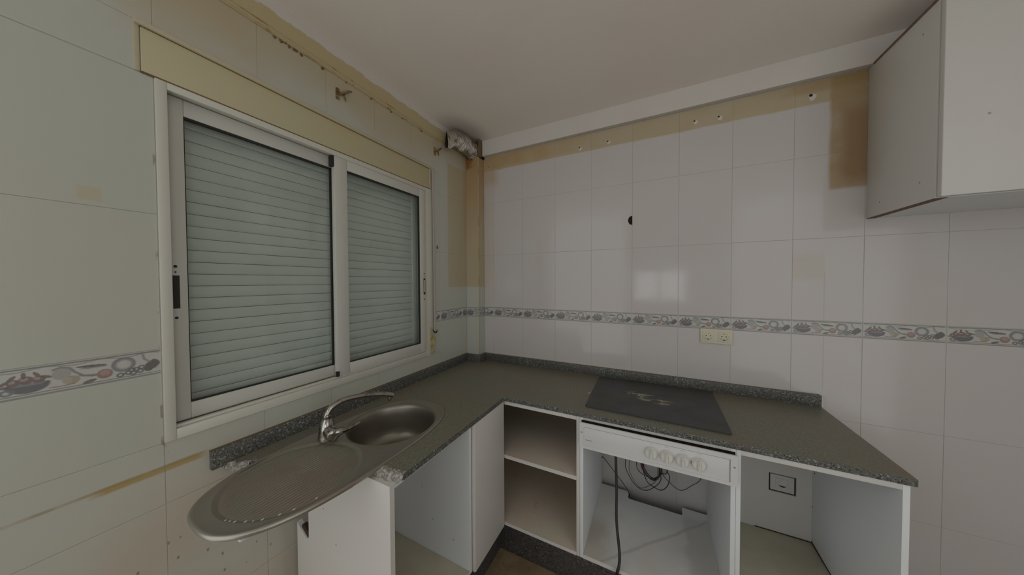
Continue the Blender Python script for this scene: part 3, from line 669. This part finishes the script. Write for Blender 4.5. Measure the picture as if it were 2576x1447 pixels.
# keep clear of the pipe chase
pts[0:1] = [(0.0, CY), (CX, CY), (CX, 0.0)]
def slab(pts, z0, z1, mt, me_, name, parent, bev=0.004):
    bm = bmesh.new(); add_prism(bm, pts, z0, z1, 'xyz')
    bmesh.ops.recalc_face_normals(bm, faces=bm.faces)
    es = [e for e in bm.edges if len(e.link_faces) == 2 and abs(e.verts[0].co.z-z1) < 1e-5 and abs(e.verts[1].co.z-z1) < 1e-5 and e.calc_face_angle() > 1.0]
    if bev: bmesh.ops.bevel(bm, geom=es, offset=bev, segments=3, affect='EDGES', profile=0.5)
    bmesh.ops.recalc_face_normals(bm, faces=bm.faces)
    for f in bm.faces: f.material_index = 0 if f.normal.z > 0.93 else 1
    me = bpy.data.meshes.new(name); bm.to_mesh(me); bm.free(); o = finish(name, me, [mt, me_], parent); return o
slab(pts, ZT-TK, ZT, m_granite_top, m_granite_edge, 'granite_slab', worktop)
def broken(line, depth, seed, back):          # rough fracture face below a broken slab end
    rr = random.Random(seed); bm = bmesh.new(); P_ = []
    for i in range(len(line)-1):
        for q in range(4): P_.append((line[i][0]*(1-q/4)+line[i+1][0]*q/4, line[i][1]*(1-q/4)+line[i+1][1]*q/4))
    P_.append(line[-1]); rows = []
    rows.append([bm.verts.new((a, b+back+rr.uniform(-.003, .003), ZT+0.0007)) for a, b in P_])
    for q in range(5):
        rows.append([bm.verts.new((a+rr.uniform(-.0012, .0012), b-0.001-depth*q/4+rr.uniform(-.0018, .0018), ZT-0.0006-TK*0.98*q/4)) for a, b in P_])
    for r0, r1 in zip(rows, rows[1:]):
        for i in range(len(P_)-1): bm.faces.new((r0[i], r0[i+1], r1[i+1], r1[i]))
    o = obj('broken_edge', bm, m_granite_raw, worktop, smooth=True); o['label'] = 'pale rough broken granite edge'; return o
broken([(0.6090, -1.273)]+brk, 0.014, 8, 0.012)
broken([(0.080, -1.466), (0.060, -1.476), (0.050, -1.497), (0.030, -1.493), (0.018, -1.505), (0.002, -1.501)], 0.006, 3, 0.006)
UT = 0.967; UK = 0.020
def upstand(a, b):
    bm = bmesh.new(); add_box(bm, a, b, 0.002, 2)
    bmesh.ops.recalc_face_normals(bm, faces=bm.faces); return obj('upstand', bm, m_granite_edge, worktop, smooth=True, autos=35)
upstand((0.0005, -1.543, ZT-0.006), (UK, CY-UK, UT)); upstand((0.0005, CY-UK, ZT-0.001), (CX+UK, CY-0.0005, UT))
upstand((CX+0.0005, CY-0.001, ZT-0.001), (CX+UK, -UK, UT)); upstand((CX+0.001, -UK, ZT-0.001), (2.060, -0.0005, UT))
bm = bmesh.new(); add_box(bm, (2.0605, -UK-0.001, ZT+0.001), (2.066, -0.0005, UT-0.002), 0.001); obj('silicone_bead', bm, m_sock, worktop)
bm = bmesh.new(); add_box(bm, (0.0, -1.543, UT-0.0004), (0.008, CY-.01, UT+0.0012)); obj('glue_line', bm, m_dirt, worktop)
box('glue_line', (CX+.01, -0.006, UT-.0004), (1.4, 0.0, UT+0.0010), m_caulk, worktop)

# ------------------------------------------------------------------ sink
ZS = ZT+0.004
sink = empty('sink'); tag(sink, 'oval stainless steel sink with round bowl and ridged drainer overhanging the broken worktop', 'sink')
def superell(cx_, cy_, a, b, nn, k, sc=1.0):
    out = []
    for i in range(k):
        t_ = 2*math.pi*i/k; c_, s_ = math.cos(t_), math.sin(t_)
        out.append((cx_+a*sc*math.copysign(abs(c_)**(2/nn), c_), cy_+b*sc*math.copysign(abs(s_)**(2/nn), s_)))
    return out
SXc, SYc = 0.303, -1.241
BC, BR = (0.302, -1.052), 0.184
DC, DA, DB = (0.302, -1.432), 0.188, 0.190
def fill_deck():
    bm = bmesh.new(); loops = []
    o1 = superell(SXc, SYc, 0.196, 0.406, 2.75, 160)
    c1 = [(BC[0]+BR*math.cos(2*math.pi*i/72), BC[1]+BR*math.sin(2*math.pi*i/72)) for i in range(72)]
    d1 = [(DC[0]+DA*math.cos(2*math.pi*i/96), DC[1]+DB*math.sin(2*math.pi*i/96)) for i in range(96)]
    es = []
    for L_ in (o1, c1, d1):
        vs_ = [bm.verts.new((a, b, ZS)) for a, b in L_]
        es += [bm.edges.new((vs_[i], vs_[(i+1) % len(vs_)])) for i in range(len(vs_))]
    bmesh.ops.triangle_fill(bm, edges=es, use_beauty=True, use_dissolve=False)
    # rolled outer rim
    prof = [(0.196, 0.406, 0.0), (0.2005, 0.4105, 0.0022), (0.205, 0.415, 0.0030), (0.2095, 0.4195, 0.0012), (0.2115, 0.4215, -0.003), (0.2100, 0.4200, -0.010), (0.206, 0.416, -0.012)]
    prev = None
    for a, b, dz in prof:
        ring = [bm.verts.new((p_[0], p_[1], ZS+dz)) for p_ in superell(SXc, SYc, a, b, 2.75, 160)]
        if prev:
            for i in range(160): bm.faces.new((prev[i], prev[(i+1) % 160], ring[(i+1) % 160], ring[i]))
        prev = ring
    bmesh.ops.remove_doubles(bm, verts=bm.verts, dist=1e-5)
    return bm
obj('sink_deck', fill_deck(), m_steel, sink, smooth=True, autos=50)
bp = [(BR, 0.0), (BR-.004, -.0012), (BR-.008, -.006), (BR-.012, -.016), (BR-.016, -.05), (BR-.020, -.10), (BR-.026, -.128), (BR-.036, -.146), (BR-.052, -.157), (BR-.08, -.163), (0.06, -.166), (0.045, -.168), (0.040, -.172), (0.0005, -.173)]
m_bowl = mat('brushed_steel_bowl', (0.31, 0.29, 0.245), 0.36, 0.85)
lathe('bowl', bp, (BC[0], BC[1], ZS), m_bowl, sink, 'z', 72, cap=False)
lathe('drain_strainer', [(0.038, -.171), (0.034, -.168), (0.012, -.169), (0.0005, -.167)], (BC[0], BC[1], ZS), m_chrome, sink, 'z', 32, cap=False)
def drainer():
    bm = bmesh.new(); R_, K = 90, 420; rings = []
    for r in range(R_+1):
        q = 1-r/R_; ring = []
        for i in range(K):
            t_ = 2*math.pi*i/K; x_, y_ = DA*q*math.cos(t_), DB*q*math.sin(t_)
            edge = (1-q)*0.18
            h = -0.006*min(1.0, edge/0.013)
            qq = math.hypot(x_/(DA-.015), y_/(DB-.016))
            if qq < 1:
                f = min(1, (1-qq)*14); u_ = (x_/0.0118) % 1.0
                h += 0.0034*f*math.exp(-((u_-.5)/.19)**2)+0.0006
            ring.append(bm.verts.new((DC[0]+x_, DC[1]+y_, ZS+h)))
        rings.append(ring)
        if r == R_-1: break
    for r in range(len(rings)-1):
        for i in range(K): bm.faces.new((rings[r][i], rings[r][(i+1) % K], rings[r+1][(i+1) % K], rings[r+1][i]))
    bm.faces.new(rings[-1]); return bm
obj('drainer', drainer(), m_steel_d, sink, smooth=True)
SPOTS = [(0.308, -1.62, 0.8), (0.337, -1.614, 1), (0.351, -1.61, 1), (0.365, -1.605, 1.2), (0.389, -1.592, 1.1), (0.404, -1.582, 0.8), (0.42, -1.569, 1.1), (0.442, -1.54, 1.2), (0.457, -1.514, 1.1), (0.469, -1.463, 1.1), (0.257, -1.614, 0.6), (0.287, -1.619, 0.6)]      # white domes standing in for glints on the ends of the drainer ribs
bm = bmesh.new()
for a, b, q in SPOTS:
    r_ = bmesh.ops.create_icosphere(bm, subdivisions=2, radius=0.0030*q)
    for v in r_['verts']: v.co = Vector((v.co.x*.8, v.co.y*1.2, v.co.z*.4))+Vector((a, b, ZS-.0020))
ob = obj('glint_dot', bm, m_sock, sink, smooth=True); ob['kind'] = 'stuff'
for (a, b) in ((0.430, -1.612), (0.500, -1.385)):
    box('fixing_clip', (a-.016, b-.008, ZS-.016), (a+.006, b+.008, ZS-.012), m_sock, sink, 0.002)

# ------------------------------------------------------------------ mixer tap
tap = empty('mixer_tap'); tag(tap, 'dull chrome mixer tap with low swivel spout and side lever behind the sink bowl', 'tap')
TX, TY = 0.178, -1.262
lathe('tap_body', [(0.033, 0.0), (0.0335, 0.006), (0.032, 0.010), (0.0300, 0.028), (0.0275, 0.048), (0.0235, 0.062), (0.0175, 0.075), (0.0145, 0.080)], (TX, TY, ZS), m_chrome, tap, 'z', 40)
lathe('swivel_collar', [(0.0150, 0.079), (0.0155, 0.081), (0.0155, 0.086), (0.0140, 0.087), (0.0140, 0.089), (0.0155, 0.090), (0.0150, 0.094)], (TX, TY, ZS), m_chrome, tap, 'z', 32)
tube('spout', [(TX, TY, ZS+.092), (TX+.001, TY+.003, ZS+.100), (TX+.004, TY+.018, ZS+.118), (TX+.013, TY+.060, ZS+.132), (TX+.030, TY+.120, ZS+.130), (TX+.050, TY+.185, ZS+.118), (TX+.066, TY+.235, ZS+.101), (TX+.071, TY+.252, ZS+.092)],
     [0.0125, 0.0125, 0.012, 0.011, 0.0108, 0.0112, 0.0125, 0.0125], m_chrome, tap, 20, 8)
lathe('aerator', [(0.0085, -.010), (0.009, 0.0), (0.0085, 0.012)], (TX+.067, TY+.241, ZS+.084), m_chrome, tap, 'z', 20)
bm = bmesh.new(); add_tube(bm, [(TX+.008, TY, ZS+.036), (TX+.024, TY-.002, ZS+.033), (TX+.040, TY-.004, ZS+.030), (TX+.054, TY-.006, ZS+.028), (TX+.060, TY-.007, ZS+.027)], [.022, .0255, .0265, .024, .011], 24, True, 5)
obj('lever_hub', bm, m_chrome, tap, smooth=True, autos=60)
tube('lever', [(TX+.044, TY-.002, ZS+.034), (TX+.056, TY+.018, ZS+.034), (TX+.064, TY+.046, ZS+.033), (TX+.069, TY+.072, ZS+.036), (TX+.071, TY+.090, ZS+.040)], [.019, .015, .0100, .0068, .0050], m_chrome, tap, 16, 6)

# ------------------------------------------------------------------ hob plate
hob = empty('hob'); tag(hob, 'matt black glass hob plate with a scratched beige worn patch on the granite', 'hob')
bm = bmesh.new(); hp = [(1.013, -0.048), (1.616, -0.034), (1.612, -0.520), (1.606, -0.524), (1.036, -0.519), (1.026, -0.511)]
add_prism(bm, hp, ZT+.0012, ZT+.0075, 'xyz'); obj('glass_plate', bm, m_hob, hob)
bm = bmesh.new(); add_prism(bm, [(1.022, -0.053), (1.608, -0.042), (1.604, -0.514), (1.038, -0.510)], ZT-.0002, ZT+.0014, 'xyz'); obj('seal_strip', bm, m_hole, hob)
bm = bmesh.new(); rr = random.Random(2)
for cxx, cyy in ((1.008, -0.336), (1.0065, -0.344), (1.010, -0.329)):
    r_ = bmesh.ops.create_icosphere(bm, subdivisions=1, radius=.004)
    for v in r_['verts']: v.co = Vector((v.co.x, v.co.y, v.co.z*.5))+Vector((cxx, cyy, ZT+.001))
obj('silicone_crumb', bm, m_sock, hob)

# ------------------------------------------------------------------ base cabinets
ZU = ZT-TK-0.0006; ZK = 0.205; TH_ = 0.016
FY = -0.583; FX = 0.587
# corner unit
cab = empty('corner_base_cabinet'); tag(cab, 'open corner base cabinet with one shelf and blind white filler panel', 'cabinet')
box('side_panel', (0.9985, FY, ZK), (1.0145, -0.012, ZU), m_white, cab, 0.0006)
box('top_rail', (0.606, FY, ZU-.021), (0.9983, FY+.016, ZU), m_white, cab, 0.0006)
box('shelf', (0.04, FY+.001, 0.574), (0.9983, -0.014, 0.592), m_shelf, cab, 0.0006)
box('bottom_panel', (0.04, FY+.001, ZK), (0.9983, -0.014, ZK+TH_), m_shelf, cab, 0.0006)
box('edge_strip', (0.606, FY-.0006, 0.5735), (0.9983, FY+.0008, 0.5925), m_white, cab)
box('edge_strip', (0.606, FY-.0006, ZK-.0005), (0.9983, FY+.0008, ZK+TH_+.0005), m_white, cab)
box('back_panel', (0.04, -0.0135, ZK), (0.9983, -0.008, ZU-.02), m_shelf, cab)
box('inner_panel', (0.570, -0.870, ZK), (FX-.001, FY+.001, ZU), m_shelf, cab)
box('filler_panel', (FX, -0.868, ZK-.006), (0.607, FY-.0025, ZU-.001), m_white, cab, 0.005, 3)
# oven unit
ov = empty('oven_housing'); tag(ov, 'open oven housing cabinet under the hob with a notched bottom panel', 'cabinet')
box('side_panel', (1.0155, FY, ZK), (1.0315, -0.045, ZU), m_white_b, ov, 0.0006)
box('side_panel', (1.5965, FY, ZK), (1.6120, -0.045, ZU), m_white_b, ov, 0.0006)
box('top_rail', (1.0317, FY, ZU-.018), (1.5963, FY+.016, ZU), m_white, ov, 0.0006)
bm = bmesh.new(); add_prism(bm, [(1.0317, FY+.001), (1.5963, FY+.001), (1.5963, -0.045), (1.476, -0.045), (1.476, -0.100), (1.470, -0.108), (1.200, -0.108), (1.192, -0.100), (1.192, -0.045), (1.0317, -0.045)], ZK, ZK+.018, 'xyz')
obj('bottom_panel', bm, m_ovenfloor, ov)
box('edge_strip', (1.0317, FY-.0006, ZK-.0005), (1.5963, FY+.0008, ZK+.0183), m_white, ov)
# control panel
cp = empty('hob_control_panel'); tag(cp, 'white hob control panel with four round knobs under the worktop edge', 'control panel')
PX0, PX1, PZ0, PZ1, PYF = 1.021, 1.612, 0.756, 0.874, -0.612
box('gap_shade', (PX0+.003, PYF+.0052, PZ1-.012), (PX1-.003, FY-.0016, PZ1-.007), m_hole, cp)  # black strip standing in for the shade behind the front plate
bm = bmesh.new(); add_box(bm, (PX0, PYF+.002, PZ0), (PX1, FY-.0015, PZ1-.0125), 0.0015)
obj('panel_body', bm, m_knob, cp, smooth=True, autos=35)
bm = bmesh.new()
ix0, ix1, iz0, iz1 = PX0+.019, PX1-.022, PZ0+.013, PZ1-.018
for a, b in (((PX0, PYF-.001, PZ0), (ix0, PYF+.005, PZ1)), ((ix1, PYF-.001, PZ0), (PX1, PYF+.005, PZ1)), ((ix0, PYF-.001, PZ0), (ix1, PYF+.005, iz0)), ((ix0, PYF-.001, iz1), (ix1, PYF+.005, PZ1))): add_box(bm, a, b)
obj('raised_border', bm, m_knob, cp)
bm = bmesh.new()
for a, b in (((ix0, PYF+.0005, iz1-.0022), (ix1, PYF+.0021, iz1)), ((ix1-.0022, PYF+.0005, iz0), (ix1, PYF+.0021, iz1))): add_box(bm, a, b)
obj('panel_groove', bm, m_mark, cp)
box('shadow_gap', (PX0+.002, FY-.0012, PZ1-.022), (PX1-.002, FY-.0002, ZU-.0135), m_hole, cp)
def knob(kx):
    kz = 0.810
    k = lathe('knob', [(0.0245, 0.0), (0.0245, 0.004), (0.0235, 0.006), (0.0215, 0.0145), (0.0195, 0.0165), (0.0008, 0.0170)], (kx, PYF+.002, kz), m_knob2, cp, '-y', 40)
    bm = bmesh.new(); add_box(bm, (kx-.0048, PYF+.002-.026, kz-.0205), (kx+.0048, PYF+.002-.012, kz+.0205), 0.003, 3); obj('knob_grip', bm, m_knob2, k, smooth=True, autos=45)
    box('knob_pointer', (kx-.0006, PYF+.002-.0266, kz+.004), (kx+.0006, PYF+.002-.0258, kz+.018), m_mark, k)
    lathe('knob_skirt', [(0.0285, 0.0), (0.0285, 0.0008)], (kx+.002, PYF+.0018, kz), m_sock, k, '-y', 40)
for kx in (1.321, 1.378, 1.434, 1.489): knob(kx)
for sx in (PX0+.009, PX1-.010): lathe('screw', [(0.0036, 0.0), (0.0030, 0.0012)], (sx, PYF-.001, 0.829), m_mark, cp, '-y', 12)
bm = bmesh.new(); rr = random.Random(12); xx = 1.048
for i in range(9):                                    # worn, illegible maker's lettering
    w_ = rr.uniform(.0016, .0026); h_ = rr.choice((.0032, .0032, .0046)); add_box(bm, (xx, PYF+.0006, 0.7945), (xx+w_*.35, PYF+.0021, 0.7945+h_)); add_box(bm, (xx, PYF+.0006, 0.7945+h_*.45), (xx+w_, PYF+.0021, 0.7945+h_*.65)); xx += w_+.0010
ob = obj('worn_lettering', bm, m_mark, cp)
bm = bmesh.new(); 
for kx in (1.321, 1.378, 1.434, 1.489):
    for q in (-1, 1): add_box(bm, (kx+q*.004-.0012, PYF+.0012, 0.8455), (kx+q*.004+.0012, PYF+.0021, 0.8475))
ob = obj('knob_symbols', bm, m_mark, cp); ob['kind'] = 'stuff'
# right unit with cut-out back
rc = empty('end_base_cabinet'); tag(rc, 'open doorless base cabinet at the right end with a socket cut into its back', 'cabinet')
RX0, RX1 = 1.6130, 2.0510
box('side_panel', (RX0, FY, ZK), (RX0+.0145, -0.012, ZU), m_white_b, rc, 0.0006)
box('side_panel', (RX1-.016, FY, 0.0), (RX1, -0.001, ZU), m_white_b, rc, 0.0006)
box('top_rail', (RX0+.0147, FY, ZU-.021), (RX1-.0162, FY+.016, ZU), m_white, rc, 0.0006)
box('bottom_panel', (RX0+.0147, FY+.001, ZK), (RX1-.0162, -0.013, ZK+TH_), m_beige, rc, 0.0006)
box('edge_strip', (RX0+.0147, FY-.0006, ZK-.0005), (RX1-.0162, FY+.0008, ZK+TH_+.0005), m_white, rc)
sx0, sx1, sz0, sz1 = 1.869, 1.976, 0.434, 0.528
bm = bmesh.new()
for a, b in (((RX0+.0147, sx0), (ZK, ZU-.02)), ((sx1, RX1-.0162), (ZK, ZU-.02)), ((sx0, sx1), (ZK, sz0)), ((sx0, sx1), (sz1, ZU-.02))):
    add_box(bm, (a[0], -0.0125, b[0]), (a[1], -0.008, b[1]))
obj('back_panel', bm, m_white, rc)
box('dark_seam', (RX0+.20, -0.0150, ZK+TH_-.001), (RX1-.0165, -0.0126, ZK+TH_+.004), m_darkgap, rc)  # thin dark strip along the back seam of the bottom panel
bm = bmesh.new(); add_prism(bm, [(-0.015, ZK+TH_), (-0.015, ZK+TH_+.012), (-0.30, ZK+TH_+.002), (-0.30, ZK+TH_)], RX1-.0170, RX1-.0162, 'yzx'); obj('dark_seam', bm, m_darkgap, rc)
for yy, zz in ((-0.035, 0.585), (-0.016, 0.405)): lathe('hinge_hole', [(0.004, 0), (0.004, .0005)], (RX1-.0166, yy, zz), m_darkgap, rc, '+x', 10)
# sink unit: white gable with notch, rail, divider, bottom
sc_ = empty('sink_base_cabinet'); tag(sc_, 'open white sink base cabinet with notched end panel below the drainer', 'cabinet')
GY0, GY1 = -1.316, -1.298
gp = [(0.060, 0.0), (FX+.004, 0.0), (FX+.004, ZU), (0.520, ZU), (0.140, ZU), (0.140, 0.545), (0.132, 0.534), (0.120, 0.538), (0.072, 0.566), (0.060, 0.575)]
bm = bmesh.new(); add_prism(bm, gp, GY0, GY1, 'xzy'); obj('end_panel', bm, m_white, sc_)
bm = bmesh.new(); add_prism(bm, [(0.139, 0.546), (0.131, 0.534), (0.119, 0.538), (0.084, 0.562), (0.090, 0.572), (0.106, 0.575), (0.122, 0.560), (0.136, 0.560)], GY0+.004, GY1+.001, 'xzy'); obj('notch_stain', bm, m_darkgap, sc_)
box('end_edge', (FX+.004, GY0+.0005, 0.0), (FX+.0055, GY1, ZU), m_white, sc_)
box('top_rail', (FX-.012, GY1, ZU-.017), (FX+.005, -0.8895, ZU), m_white, sc_, 0.0006)
bm = bmesh.new(); add_prism(bm, [(0.012, ZK), (FX+.004, ZK), (FX+.004, ZU), (0.405, ZU), (0.395, 0.735), (0.205, 0.735), (0.195, ZU), (0.012, ZU)], -0.889, -0.8725, 'xzy'); obj('divider_panel', bm, m_white_b, sc_)
box('bottom_panel', (0.03, GY1, ZK), (FX+.004, -0.8895, ZK+TH_), m_beige, sc_, 0.0006)
box('edge_strip', (FX+.0035, GY1, ZK), (FX+.0052, -0.8895, ZK+TH_), m_white, sc_)
for xx_, zz in ((0.50, 0.80), (0.50, 0.33)): 
    bm = bmesh.new(); add_lathe(bm, [(0.003, 0.0), (0.003, 0.0006), (0.0002, 0.0007)], (xx_, -0.889, zz), '-y', 10); obj('hinge_hole', bm, m_mark, sc_)
# kickboards
kick = empty('kickboard'); tag(kick, 'dark speckled granite kickboard running under the base cabinets', 'kickboard')
box('kick_strip', (0.5455, -0.523, 0.0005), (RX1-.0165, -0.505, ZK-.001), m_granite_kick, kick, 0.001)
box('kick_strip', (0.527, GY1+.001, 0.0005), (0.5452, -0.505, ZK-.001), m_granite_kick, kick, 0.001)

# ------------------------------------------------------------------ upper cabinet
uc = empty('upper_cabinet'); tag(uc, 'white wall cabinet with raw chipboard edges on the hob wall', 'cabinet')
UX0, UX1, UZ0, UZ1, UYF = 2.205, 2.805, 1.815, 2.503, -0.366
box('side_panel', (UX0, UYF, UZ0+.001), (UX0+.016, -0.0015, UZ1), m_white, uc, 0.0005)
box('side_panel', (UX1-.016, UYF, UZ0), (UX1, -0.0015, UZ1), m_white, uc, 0.0005)
box('bottom_panel', (UX0+.016, UYF, UZ0+.0005), (UX1-.016, -0.0015, UZ0+.0165), m_white_b, uc)
box('raw_edge', (UX0+.0002, UYF, UZ0-.0005), (UX0+.030, -0.0017, UZ0+.0012), m_rawboard, uc)
box('raw_edge', (UX0-.0035, UYF, UZ1-.004), (UX0+.012, -0.037, UZ1+.003), m_rawboard, uc)
box('top_panel', (UX0, UYF, UZ1), (UX1, -0.037, UZ1+.008), m_rawboard, uc)
box('back_panel', (UX0+.016, -0.008, UZ0+.016), (UX1-.016, -0.0015, UZ1), m_white_b, uc)
d1_ = box('door', (UX0+.0015, UYF-.0235, UZ0+.002), (UX1-.0015, UYF-.0045, UZ1-.001), m_white, uc, 0.0025, 3)
box('door_gap_shade', (UX0+.005, UYF-.0045, UZ0+.004), (UX1-.006, UYF, UZ0+.012), m_hole, uc)  # dark strip put in as the shade of the gap under the door
box('door_gap_shade', (UX0+.005, UYF-.0045, UZ0+.004), (UX0+.012, UYF, UZ1-.006), m_rawboard, uc)  # brown strip put in as the shade of the gap beside the door
for yy, zz in ((-0.09, 1.87), (-0.30, 1.89), (-0.30, 2.43)): lathe('screw_mark', [(0.0035, 0), (0.0032, .0004)], (UX0-.0004, yy, zz), m_mark, uc, '+x', 8)

# ------------------------------------------------------------------ sockets
so = empty('double_socket'); tag(so, 'cream double wall socket just below the fruit border', 'socket')
bm = bmesh.new(); add_box(bm, (1.562, -0.0095, 1.1785), (1.711, -0.0003, 1.2615), 0.003, 3); obj('cover_frame', bm, m_cream, so, smooth=True, autos=40)
for sx in (1.5995, 1.6715):
    bm = bmesh.new(); add_box(bm, (sx-.0275, -0.0125, 1.2195-.0275), (sx+.0275, -0.008, 1.2195+.0275), 0.002, 2); ins = obj('socket_insert', bm, m_cream, so, smooth=True, autos=40)
    bm = bmesh.new(); add_lathe(bm, [(0.0215, 0.0134), (0.0205, 0.0142), (0.0190, 0.0136), (0.0182, 0.0128)], (sx, 0, 1.2195), '-y', 36); obj('socket_well', bm, m_cream, ins, smooth=True)
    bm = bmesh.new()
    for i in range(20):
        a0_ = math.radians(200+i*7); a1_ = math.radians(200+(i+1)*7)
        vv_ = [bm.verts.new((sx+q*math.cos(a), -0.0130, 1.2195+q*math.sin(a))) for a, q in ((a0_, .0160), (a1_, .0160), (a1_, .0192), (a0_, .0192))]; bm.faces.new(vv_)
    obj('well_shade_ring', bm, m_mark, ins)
    for q in (-.0095, .0095): lathe('pin_hole', [(0.0027, 0.0126), (0.0027, 0.0132)], (sx+q, 0, 1.2195+.003), m_hole, ins, '-y', 14)
    box('earth_clip', (sx-.003, -0.0140, 1.2195-.0185), (sx+.003, -0.0128, 1.2195-.0135), m_hole, ins); box('earth_clip', (sx-.002, -0.0138, 1.2195+.014), (sx+.002, -0.0128, 1.2195+.018), m_mark, ins)
lo = empty('oven_socket'); tag(lo, 'white wall socket inside the open end cabinet', 'socket')
bm = bmesh.new(); add_box(bm, (sx0+.006, -0.0120, sz0+.006), (sx1-.006, -0.0005, sz1-.005), 0.003, 2); obj('cover_frame', bm, m_sock, lo, smooth=True, autos=40)
bm = bmesh.new(); add_box(bm, (sx0+.0005, -0.0045, sz0+.0005), (sx1-.0005, -0.0008, sz1-.0005)); obj('cutout_shadow', bm, m_hole, lo)
mx_, mz_ = (sx0+sx1)/2, (sz0+sz1)/2+.002
bm = bmesh.new(); add_box(bm, (mx_-.026, -0.0150, mz_-.025), (mx_+.026, -0.011, mz_+.025), 0.002, 2); ins = obj('socket_insert', bm, m_sock, lo, smooth=True, autos=40)
bm = bmesh.new(); add_lathe(bm, [(0.0200, 0.0148), (0.0190, 0.0166), (0.0175, 0.0162), (0.0168, 0.0152)], (mx_, 0, mz_), '-y', 32); obj('socket_well', bm, m_sock, ins, smooth=True)
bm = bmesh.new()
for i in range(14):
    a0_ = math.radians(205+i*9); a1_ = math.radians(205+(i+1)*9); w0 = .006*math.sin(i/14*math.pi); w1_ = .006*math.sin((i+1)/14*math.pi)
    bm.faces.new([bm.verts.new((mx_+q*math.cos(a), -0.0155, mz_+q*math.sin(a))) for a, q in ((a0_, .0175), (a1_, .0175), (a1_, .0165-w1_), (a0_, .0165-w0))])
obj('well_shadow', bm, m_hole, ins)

# ------------------------------------------------------------------ cables
c1 = tube('power_cable', [(1.150, -0.36, 0.80), (1.152, -0.38, 0.70), (1.156, -0.40, 0.628), (1.166, -0.45, 0.498), (1.172, -0.50, 0.378), (1.192, -0.56, 0.282), (1.193, -0.590, 0.245), (1.186, -0.600, 0.215), (1.180, -0.600, 0.10), (1.175, -0.600, 0.008)], 0.0062, m_black, None, 12, 8)
tag(c1, 'thick black power cable hanging out of the oven housing', 'cable')
wires = empty('wire_bundle'); tag(wires, 'tangle of thin looped wires hanging behind the hob control panel', 'wires')
WY = -0.06
def wire(pts, r, m, y=WY): return tube('wire', [(a, y+0.012*math.sin(i*1.7), b) for i, (a, b) in enumerate(pts)], r, m, wires, 8, 7)
wire([(1.175, 0.62), (1.173, 0.43), (1.179, 0.367), (1.230, 0.293), (1.290, 0.268), (1.347, 0.315), (1.368, 0.370), (1.363, 0.420), (1.355, 0.60)], .0022, m_wire)
wire([(1.200, 0.62), (1.195, 0.43), (1.199, 0.356), (1.250, 0.288), (1.295, 0.292), (1.345, 0.345), (1.352, 0.42), (1.350, 0.60)], .0018, m_wire2)
wire([(1.232, 0.62), (1.234, 0.430), (1.250, 0.380), (1.309, 0.362), (1.345, 0.359), (1.375, 0.392), (1.400, 0.428), (1.405, 0.60)], .0020, m_wire)
wire([(1.250, 0.62), (1.258, 0.430), (1.275, 0.385), (1.294, 0.336), (1.328, 0.303), (1.371, 0.293), (1.403, 0.343), (1.412, 0.398), (1.398, 0.432), (1.390, 0.60)], .0023, m_wire)
wire([(1.262, 0.62), (1.266, 0.430), (1.284, 0.382), (1.318, 0.358), (1.340, 0.352), (1.357, 0.372), (1.360, 0.420), (1.360, 0.60)], .0042, m_wire, -0.065)
wire([(1.268, 0.62), (1.272, 0.432), (1.290, 0.384), (1.322, 0.362), (1.345, 0.360), (1.366, 0.385), (1.370, 0.430), (1.370, 0.60)], .0030, m_wire, -0.055)
wire([(1.258, 0.60), (1.262, 0.430), (1.270, 0.400)], .0030, m_red, -0.070)
wire([(1.372, 0.60), (1.373, 0.430), (1.368, 0.400)], .0032, m_red, -0.070)
wire([(1.365, 0.60), (1.372, 0.410), (1.412, 0.362), (1.467, 0.338), (1.523, 0.372), (1.569, 0.432), (1.580, 0.60)], .0022, m_wire2)
wire([(1.034, 0.400), (1.042, 0.394), (1.116, 0.326), (1.185, 0.252), (1.196, 0.20)], .0022, m_wire)

# ------------------------------------------------------------------ move every empty to the base of its thing
bpy.context.view_layer.update()
for e in [o for o in COL.objects if o.type == 'EMPTY' and o.parent is None]:
    lo_, hi_ = Vector((9, 9, 9)), Vector((-9, -9, -9))
    kids = list(e.children)
    for k in kids:
        for q in k.bound_box:
            p = k.matrix_world @ Vector(q)
            lo_ = Vector(map(min, lo_, p)); hi_ = Vector(map(max, hi_, p))
    if not kids: continue
    base = Vector(((lo_.x+hi_.x)/2, (lo_.y+hi_.y)/2, lo_.z))
    e.location = base
    for k in kids: k.matrix_parent_inverse = Matrix.Translation(-base)
bpy.context.view_layer.update()
